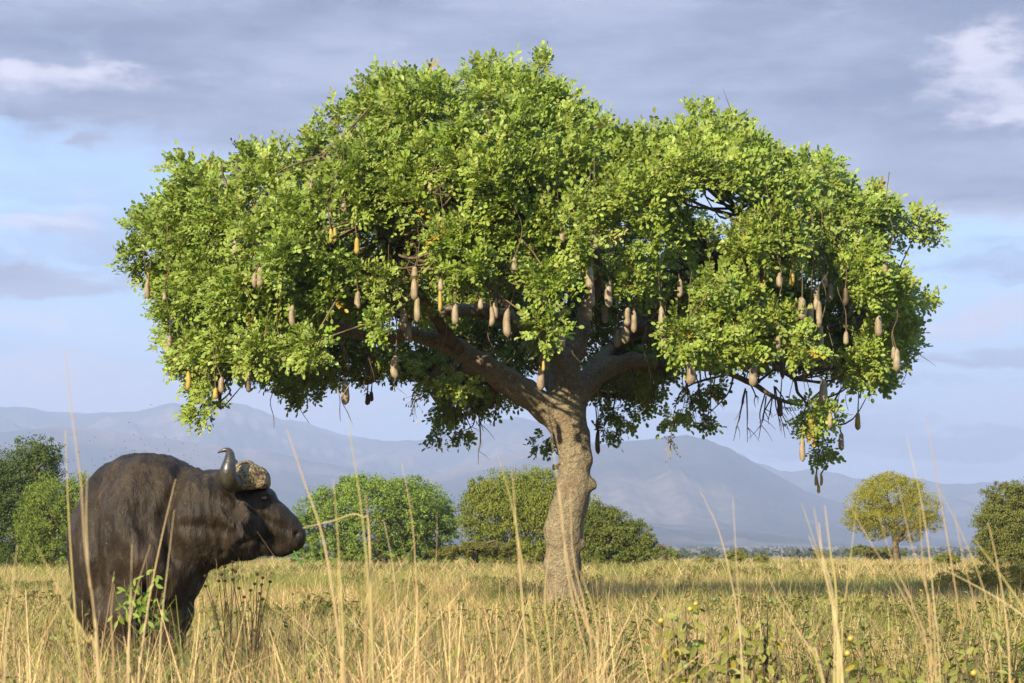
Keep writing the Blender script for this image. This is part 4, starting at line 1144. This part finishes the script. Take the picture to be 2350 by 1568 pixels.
def gn_scatter(name, pts, scale, variant, coll, label):
    """one stuff object: points that carry one of the collection's meshes each"""
    me = bpy.data.meshes.new(name); me.vertices.add(len(pts)); me.vertices.foreach_set('co', np.asarray(pts, np.float32).ravel())
    a = me.attributes.new('sc', 'FLOAT', 'POINT'); a.data.foreach_set('value', np.asarray(scale, np.float32))
    a = me.attributes.new('vr', 'INT', 'POINT'); a.data.foreach_set('value', np.asarray(variant, np.int32))
    a = me.attributes.new('rt', 'FLOAT_VECTOR', 'POINT')
    rt = np.zeros((len(pts), 3), np.float32); rt[:, 2] = rng.uniform(0, 6.28, len(pts)); rt[:, 0] = rng.normal(size=len(pts)) * .10; rt[:, 1] = rng.normal(size=len(pts)) * .10
    a.data.foreach_set('vector', rt.ravel())
    o = link(name, me, kind='stuff', label=label)
    g_ = bpy.data.node_groups.new(name, 'GeometryNodeTree')
    g_.interface.new_socket('Geometry', in_out='INPUT', socket_type='NodeSocketGeometry'); g_.interface.new_socket('Geometry', in_out='OUTPUT', socket_type='NodeSocketGeometry')
    N_ = g_.nodes; Lk = g_.links
    gi, go = N_.new('NodeGroupInput'), N_.new('NodeGroupOutput'); ci = N_.new('GeometryNodeCollectionInfo'); ci.inputs['Collection'].default_value = coll
    ci.inputs['Separate Children'].default_value = True; ci.inputs['Reset Children'].default_value = True
    ip = N_.new('GeometryNodeInstanceOnPoints'); ip.inputs['Pick Instance'].default_value = True
    def at(nm, dt):
        n_ = N_.new('GeometryNodeInputNamedAttribute'); n_.data_type = dt; n_.inputs[0].default_value = nm; return n_.outputs[0]
    e2r = N_.new('FunctionNodeEulerToRotation'); Lk.new(at('rt', 'FLOAT_VECTOR'), e2r.inputs[0])
    Lk.new(gi.outputs[0], ip.inputs['Points']); Lk.new(ci.outputs[0], ip.inputs['Instance']); Lk.new(at('vr', 'INT'), ip.inputs['Instance Index'])
    Lk.new(e2r.outputs[0], ip.inputs['Rotation']); Lk.new(at('sc', 'FLOAT'), ip.inputs['Scale']); Lk.new(ip.outputs[0], go.inputs[0])
    mo = o.modifiers.new('scatter', 'NODES'); mo.node_group = g_
    return o


def field(y0, y1, dens, margin=1.3, extra=4.0):
    n_ = int(dens * (y1 ** 2 - y0 ** 2) * .2 * margin + dens * extra * 2 * (y1 - y0))
    yy = np.sqrt(rng.uniform(y0 ** 2, y1 ** 2, n_)); xx = rng.uniform(-1, 1, n_) * (yy * .2 * margin + extra)
    return np.stack([xx, yy, gz(xx, yy)], -1)


def hmap(p):
    """local variation: taller and shorter stands"""
    return 1 + 0.45 * fbm(np.stack([p[:, 0] * .8, p[:, 1] * .45, p[:, 0] * 0], -1), 3, 61)


def gmap(p):
    return fbm(np.stack([p[:, 0] * .28, p[:, 1] * .12, p[:, 0] * 0 + 7], -1), 3, 71)


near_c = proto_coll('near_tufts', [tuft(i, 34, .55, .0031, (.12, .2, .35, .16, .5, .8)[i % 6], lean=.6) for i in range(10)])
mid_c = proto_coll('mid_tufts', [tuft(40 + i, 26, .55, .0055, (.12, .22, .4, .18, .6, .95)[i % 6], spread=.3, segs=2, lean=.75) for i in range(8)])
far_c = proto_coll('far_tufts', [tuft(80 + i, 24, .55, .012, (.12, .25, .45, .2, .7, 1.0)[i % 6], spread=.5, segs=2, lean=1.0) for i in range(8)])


def variants(p, n_):
    g_ = gmap(p) + rng.normal(size=len(p)) * .22
    return np.where(g_ > .22, rng.choice([4, 5], len(p)), np.where(g_ > .03, rng.choice([2, 4, 1], len(p)), rng.choice([0, 1, 3, 6 % n_, 7 % n_], len(p))))


def clear_of(p):
    return ~((np.abs(p[:, 0] - bo[0] - .1) < .5) & (p[:, 1] > BY - .1) & (p[:, 1] < BY + 1.9)) & (np.hypot(p[:, 0] - base[0], p[:, 1] - TY) > .38)


base = WL[tree.name]
p1 = field(4.0, 22, 19); ga = p1[:, 0] / p1[:, 1]; wz = (ga > .03) & (p1[:, 1] < 14); p1 = p1[clear_of(p1) & (rng.random(len(p1)) < np.where(wz, .5, 1))]; wz = (p1[:, 0] / p1[:, 1] > .03) & (p1[:, 1] < 14)
hs = hmap(p1) * rng.uniform(.7, 1.2, len(p1)) * np.interp(p1[:, 1], [4, 8, 13, 22], [1.25, 1.08, .88, .8]) * np.where(wz, .78, 1)
gn_scatter('dry_grass', p1, hs, variants(p1, 10), near_c, 'tall dry straw coloured grass filling the near ground')
p2 = field(22, 62, 13); p2 = p2[clear_of(p2)]
gn_scatter('savanna_grass', p2, hmap(p2) * rng.uniform(.65, 1.1, len(p2)) * .82, variants(p2, 8), mid_c, 'dry yellow savanna grass around the foot of the big tree')
p3 = field(62, 190, 2.6)
gn_scatter('distant_grass', p3, hmap(p3) * rng.uniform(.6, 1.15, len(p3)) * .9, variants(p3, 8), far_c, 'yellow green grass stretching away to the rim of the field')
# thin upright straws standing over the rest
straws_c = proto_coll('straws', [tuft(120 + i, 5, 1.0, .0026, -1, spread=.25, segs=4, lean=.38) for i in range(6)])
p4 = np.vstack([field(4, 8, 1.6), field(8, 22, 5.0), field(22, 45, 1.2)])
p4h = np.where(p4[:, 1] < 8, 1.0, np.where(rng.random(len(p4)) < .12, 1.0, .66))
gn_scatter('straw_stems', p4, rng.uniform(.7, 1.05, len(p4)) * p4h, rng.integers(0, 6, len(p4)), straws_c, 'thin pale straws standing above the dry grass')
weeds_c = proto_coll('weeds', [weed(i, 6, .5, 11, .052, ((.17, .20, .035), (.20, .21, .05), (.13, .17, .03), (.21, .20, .05))[i % 4]) for i in range(6)])
p5 = field(8.5, 30, 8.0); gg = p5[:, 0] / p5[:, 1]
keepm = rng.random(len(p5)) < np.where(gg > .02, .75, .3) * np.where(p5[:, 1] > 20, .5, 1); p5 = p5[keepm & clear_of(p5)]
gn_scatter('green_weeds', p5, rng.uniform(.7, 1.25, len(p5)), rng.integers(0, 6, len(p5)), weeds_c, 'green leafy weeds growing through the dry grass')

p6 = field(28, 150, .9); p6 = p6[(fbm(np.stack([p6[:, 0] * .16, p6[:, 1] * .07, p6[:, 0] * 0 + 3], -1), 4, 81) > .12) & clear_of(p6)]
gn_scatter('green_ground_cover', p6, rng.uniform(.7, 1.25, len(p6)), rng.integers(0, 6, len(p6)), proto_coll('cover', [weed(30 + i, 22, .42, 14, .075, ((.17, .185, .035), (.2, .2, .045), (.14, .165, .03), (.22, .19, .05))[i % 4]) for i in range(6)]), 'patches of low green growth in the middle of the savanna')

# ------------------------------------------------------------------ nightshade shrubs with yellow berries
lv = np.array([(0, 0, 0), (.3, .17, .02), (.65, .19, .0), (.9, .08, -.06), (1, 0, -.1), (.9, -.08, -.06), (.65, -.19, .0), (.3, -.17, .02), (.35, 0, -.03), (.7, 0, -.05)])
lf = np.array([(0, 8, 1, 1), (1, 8, 9, 2), (2, 9, 4, 3), (0, 7, 8, 8), (7, 6, 9, 8), (6, 5, 4, 9)])
lf3 = [np.array([(1, 8, 9, 2), (2, 9, 4, 3), (7, 6, 9, 8), (6, 5, 4, 9)]), np.array([(0, 8, 1), (0, 7, 8)])]
ns_leaf = [mesh_np('leaf', lv, lf3, M_weed, np.tile(c, (10, 1))) for c in ((.19, .19, .036), (.24, .23, .055), (.15, .16, .03), (.32, .24, .03))]
bv_, bq_ = ellmesh('berry', np.zeros(3), (.0115, .0115, .011), None, 8)
berry_y, berry_g = mesh_np('berry', bv_, bq_, M_berry, smooth=True), mesh_np('berry', bv_, bq_, M_berry_g, smooth=True)


def nightshade(px, ytop, Y, width, nleaf, berries, label, lsz=.10, seed=0):
    r = np.random.default_rng(500 + seed); b = P(px, HY, Y); b[2] = 0
    th = thing('nightshade_shrub', b, label, 'shrub', 'leafy nightshade shrubs in the dry grass')
    H = CAMZ + (HY - ytop) / F * Y; wm = width / F * Y / 2; acc = Acc(); nodes = []
    for i in range(7):
        x = wm * (r.uniform(-1, 1)); tp = b + (x, r.uniform(-.3, .3) * wm, H * r.uniform(.72, 1.0) * (1 - .25 * abs(x) / wm))
        v, q = tube([(*(b + (x * .1, 0, 0)), .008), (*(b * .5 + tp * .5 + (x * .15, 0, .03)), .006), (*tp, .003)], 5, 4); acc.add(v, q)
        for t_ in np.linspace(.45, 1, 6): nodes.append(b + (tp - b) * t_ + (x * .1 * (1 - t_), 0, .02))
    link('stem', acc.mesh('stem', M_branch), th)
    for i in range(int(nleaf * 2.4)):
        p = nodes[i % len(nodes)] + r.normal(size=3) * .01; d = r.normal(size=3); d[2] = -.9 + .5 * r.normal(); nn = np.array(sd) + r.normal(size=3) * .45
        R_ = rot_frames(d[None], nn[None])[0] * lsz * .8 * r.uniform(.6, 1.25)
        o = link('leaf', ns_leaf[r.choice([0, 1, 2, 3], p=[.4, .3, .25, .05])], th); o.matrix_basis = Matrix([[*R_[k], p[k]] for k in range(3)] + [[0, 0, 0, 1]])
    for bx_, by_, kind_ in berries:
        p = P(bx_, by_, Y - .12); link('berry', berry_y if kind_ else berry_g, th, p)
    return th


NS = [(1590, 1355, 11.5, 190, 46, [(1584, 1398, 1), (1597, 1386, 1), (1640, 1376, 0)], 'leafy shrub bearing two ripe yellow berries close together'),
      (1510, 1410, 10.0, 130, 30, [(1517, 1425, 1), (1552, 1420, 0)], 'leafy shrub with one yellow berry left of the twin berry shrub'),
      (1760, 1365, 12.5, 110, 30, [(1768, 1380, 0)], 'drooping grey green shrub between two leaning straws'),
      (1680, 1410, 10.5, 130, 34, [(1600, 1480, 0)], 'dense leafy shrub low behind a tall leaning straw'),
      (1850, 1420, 10.5, 150, 34, [], 'wide leafy shrub without berries beside the upright straw bundle'),
      (1960, 1440, 9.5, 130, 30, [(1952, 1466, 1), (1945, 1500, 1)], 'leafy shrub with two small yellow berries right of the straw bundle'),
      (2080, 1470, 9.0, 140, 28, [], 'sparse leafy shrub among pale straws towards the corner'),
      (2230, 1460, 9.0, 140, 28, [(2235, 1545, 1)], 'leafy shrub low in the corner behind crossing straws'),
      (1460, 1490, 8.0, 170, 34, [], 'low green shrub right of the tall stems below the trunk'),
      (1620, 1500, 7.8, 170, 34, [(1575, 1530, 0)], 'low green shrub below the shrub with twin yellow berries'),
      (1800, 1500, 8.0, 170, 34, [], 'low yellowish green shrub at the foot of the upright straw bundle'),
      (900, 1490, 9.0, 120, 20, [], 'small green shrub in the grass between the buffalo and the trunk'),
      (1060, 1440, 11.0, 110, 18, [], 'dark curled leafy shrub in the grass left of the trunk foot'),
      (720, 1470, 11.0, 110, 18, [], 'small leafy shrub in the grass below the head of the buffalo')]
for i, a in enumerate(NS): nightshade(*a, seed=i, lsz=.080 if a[2] > 9 else .058)

# leafy green sapling in front of the buffalo's legs
b = P(320, HY, 13.0); b[2] = 0
sp = thing('leafy_weed', b, 'bright green leafy weed in front of the buffalo forelegs', 'plant')
acc = Acc(); r = np.random.default_rng(77); sap_leaf = mesh_np('leaf', lv, lf3, M_weed, np.tile((.17, .235, .035), (10, 1))); tips = [(262, 1345), (285, 1330), (300, 1320), (325, 1322), (345, 1310), (362, 1345), (375, 1350), (330, 1375), (300, 1360), (350, 1300), (340, 1350)]
for x, y in tips:
    e = P(x, y, 13.0); v, q = tube([(*b, .006), (*(b * .45 + e * .55 + (0, 0, .08)), .004), (*e, .002)], 4, 4); acc.add(v, q)
    for k in range(9):
        t_ = r.uniform(.78, 1); p = b * (1 - t_) + e * t_ + r.normal(size=3) * .02; d = np.array((r.normal(), r.normal() * .6, -.7)); nn = np.array((0, -1., .5)) + r.normal(size=3) * .5
        R_ = rot_frames(d[None], nn[None])[0] * .048 * r.uniform(.6, 1.3); o = link('leaf', sap_leaf, sp); o.matrix_basis = Matrix([[*R_[m_], p[m_]] for m_ in range(3)] + [[0, 0, 0, 1]])
link('stem', acc.mesh('stem', M_branch), sp)

# dry plant with round seed heads below the buffalo's chin
b = P(560, HY, 14.0); b[2] = 0
dp = thing('seed_head_plant', b, 'dry brown plant with round dark seed heads below the chin of the buffalo', 'plant')
sh = [(502, 1333), (516, 1333), (509, 1318), (516, 1300), (534, 1290), (534, 1308), (471, 1322), (534, 1330), (590, 1318), (603, 1326), (584, 1340), (600, 1342), (548, 1350), (575, 1355), (596, 1362), (560, 1370), (602, 1375), (540, 1312), (471, 1345), (620, 1335)]
hv, hq = ellmesh('h', np.zeros(3), (.0105, .0105, .009), None, 7, .25, 5, 60)
head_me = mesh_np('seed_head', hv, hq, M_seed); acc = Acc()
for x, y in sh:
    e = P(x, y, 14.0 + r.uniform(-.15, .15)); o = link('seed_head', head_me, dp, e)
    foot = b + (r.normal() * .05, 0, 0); v, q = tube([(*foot, .003), (*(foot * .4 + e * .6 + (r.normal() * .02, 0, 0)), .0025), (*e, .0015)], 4, 4); acc.add(v, q)
link('stem', acc.mesh('stem', M_seed), dp)

# ------------------------------------------------------------------ tall blurred stems close to the camera
CL = [
    (4.6, 'tall straw clump whose longest stalk rises left of the buffalo hump', [[(148, 800), (165, 950), (185, 1100), (195, 1250), (215, 1400), (228, 1568)], [(150, 985), (156, 1150), (165, 1300), (178, 1480), (185, 1568)],
        [(200, 1085), (198, 1200), (205, 1330), (222, 1500)], [(40, 1250), (20, 1420), (10, 1568)], [(85, 1255), (150, 1380), (200, 1470), (235, 1568)]]),
    (5.5, 'straw stalks leaning right across the shoulder of the buffalo', [[(403, 1100), (372, 1230), (342, 1380), (322, 1520), (318, 1568)], [(400, 1170), (385, 1300), (372, 1420), (365, 1568)], [(303, 1250), (301, 1330), (297, 1450), (295, 1568)],
        [(345, 1250), (320, 1330), (300, 1420), (290, 1568)], [(262, 1340), (255, 1420), (262, 1568)]]),
    (5.0, 'tall straw stalks rising in front of the muzzle of the buffalo', [[(658, 985), (700, 1110), (740, 1230), (765, 1370), (782, 1500), (790, 1568)], [(798, 965), (820, 1100), (836, 1230), (850, 1400), (848, 1568)], [(765, 1100), (775, 1230), (782, 1350), (790, 1568)],
        [(838, 1130), (850, 1260), (845, 1400), (838, 1568)]]),
    (6.5, 'two thin straw stalks before the rounded green tree', [[(922, 1060), (945, 1190), (955, 1330), (962, 1568)], [(1003, 1180), (1000, 1300), (985, 1430), (975, 1568)], [(880, 1190), (905, 1330), (915, 1568)]]),
    (5.2, 'dense bundle of blurred tall stalks crossing the tree trunk', [[(1143, 1045), (1175, 1160), (1195, 1270), (1225, 1450), (1240, 1568)], [(1266, 1010), (1290, 1180), (1300, 1300), (1330, 1450), (1352, 1568)], [(1278, 1090), (1292, 1220), (1312, 1330), (1350, 1450), (1388, 1568)],
        [(1308, 1130), (1316, 1280), (1345, 1410), (1362, 1568)], [(1262, 1260), (1250, 1380), (1268, 1568)], [(1175, 1080), (1186, 1220), (1200, 1400), (1210, 1568)], [(1405, 1400), (1392, 1480), (1385, 1568)], [(1330, 1310), (1366, 1420), (1374, 1568)], [(1160, 1330), (1178, 1450), (1190, 1568)]]),
    (6.0, 'pair of upright straw stalks rising before the mountain slope', [[(1608, 1128), (1650, 1220), (1682, 1350), (1698, 1460), (1706, 1568)], [(1682, 1140), (1690, 1290), (1697, 1400), (1702, 1568)]]),
    (5.4, 'thick bundle of pale straws left of the lone acacia', [[(1840, 1155), (1868, 1240), (1898, 1330), (1918, 1440), (1930, 1568)], [(1868, 1165), (1884, 1260), (1908, 1350), (1922, 1460), (1926, 1568)], [(1893, 1160), (1905, 1260), (1918, 1350), (1922, 1568)], [(1880, 1200), (1890, 1300), (1912, 1400), (1935, 1568)],
        [(1856, 1230), (1900, 1340), (1915, 1450), (1915, 1568)], [(1760, 1318), (1800, 1400), (1858, 1490), (1892, 1568)], [(1965, 1170), (1950, 1300), (1935, 1420), (1932, 1568)], [(1816, 1420), (1850, 1490), (1888, 1568)]]),
    (5.4, 'very tall straw clump crossing the crown of the lone acacia', [[(2080, 1000), (2108, 1120), (2130, 1250), (2145, 1400), (2158, 1568)], [(2125, 955), (2150, 1100), (2175, 1240), (2200, 1400), (2222, 1568)], [(2148, 1110), (2205, 1220), (2250, 1330), (2285, 1450), (2300, 1568)],
        [(1945, 1150), (1995, 1240), (2075, 1370), (2120, 1470), (2150, 1568)], [(2015, 1178), (2050, 1290), (2100, 1400), (2140, 1568)], [(2060, 1110), (2092, 1250), (2135, 1390), (2150, 1568)], [(2190, 1180), (2215, 1300), (2250, 1440), (2270, 1568)], [(2110, 1160), (2118, 1290), (2132, 1400), (2138, 1568)]]),
    (5.0, 'straws leaning in from the edge in front of the thorn tree', [[(2268, 1200), (2290, 1300), (2310, 1430), (2318, 1568)], [(2238, 1240), (2290, 1310), (2345, 1390), (2400, 1480), (2440, 1568)], [(2150, 1300), (2230, 1340), (2330, 1400), (2420, 1480), (2470, 1568)]]),
]
st_cols = [(.46, .33, .165), (.52, .40, .21), (.40, .27, .13), (.42, .34, .13)]
for ci_, (Y, lb, stems) in enumerate(CL):
    cx = np.mean([s_[-1][0] for s_ in stems]); b = P(cx, HY, Y); b[2] = 0
    th = thing('tall_grass_clump', b, lb, 'grass clump', 'tall straw clumps close to the viewer')
    r = np.random.default_rng(900 + ci_)
    for st_ in stems:
        Yk = Y * r.uniform(.92, 1.12); pts = [P(x, y, Yk) for x, y in st_]
        low = pts[-1].copy(); dd = pts[-1] - pts[-2]; low = low + dd / max(1e-6, -dd[2]) * low[2] * .5; low[2] = 0
        rad = .0017 * r.uniform(.8, 1.25); nn_ = len(pts)
        path = [(*p, rad * (.34 + .66 * min(1, i_ / 2.5))) for i_, p in enumerate(pts)] + [(*low, rad * 1.2)]
        v, q = tube(path, 6, 6); acc = Acc(); c = np.array(st_cols[r.integers(4)]) * r.uniform(.85, 1.1)
        acc.add(v, q, c)
        link('stalk', acc.mesh('stalk', M_stalk, True), th)
a = P(695, 1212, 6.0); m_ = P(760, 1197, 6.0); e = P(830, 1186, 6.0)
v, q = tube([(*a, .0012), (*m_, .0016), (*e, .002), (*P(850, 1300, 6.0), .0025), (*(P(870, HY, 6.0) * np.array((1, 1, 0))), .003)], 5, 6)
link('bent_straw', mesh_np('bent_straw', v, q, M_stalk, np.tile((.4, .32, .14), (len(v), 1))), label='thin bent straw pointing at the nose of the buffalo', category='straw')
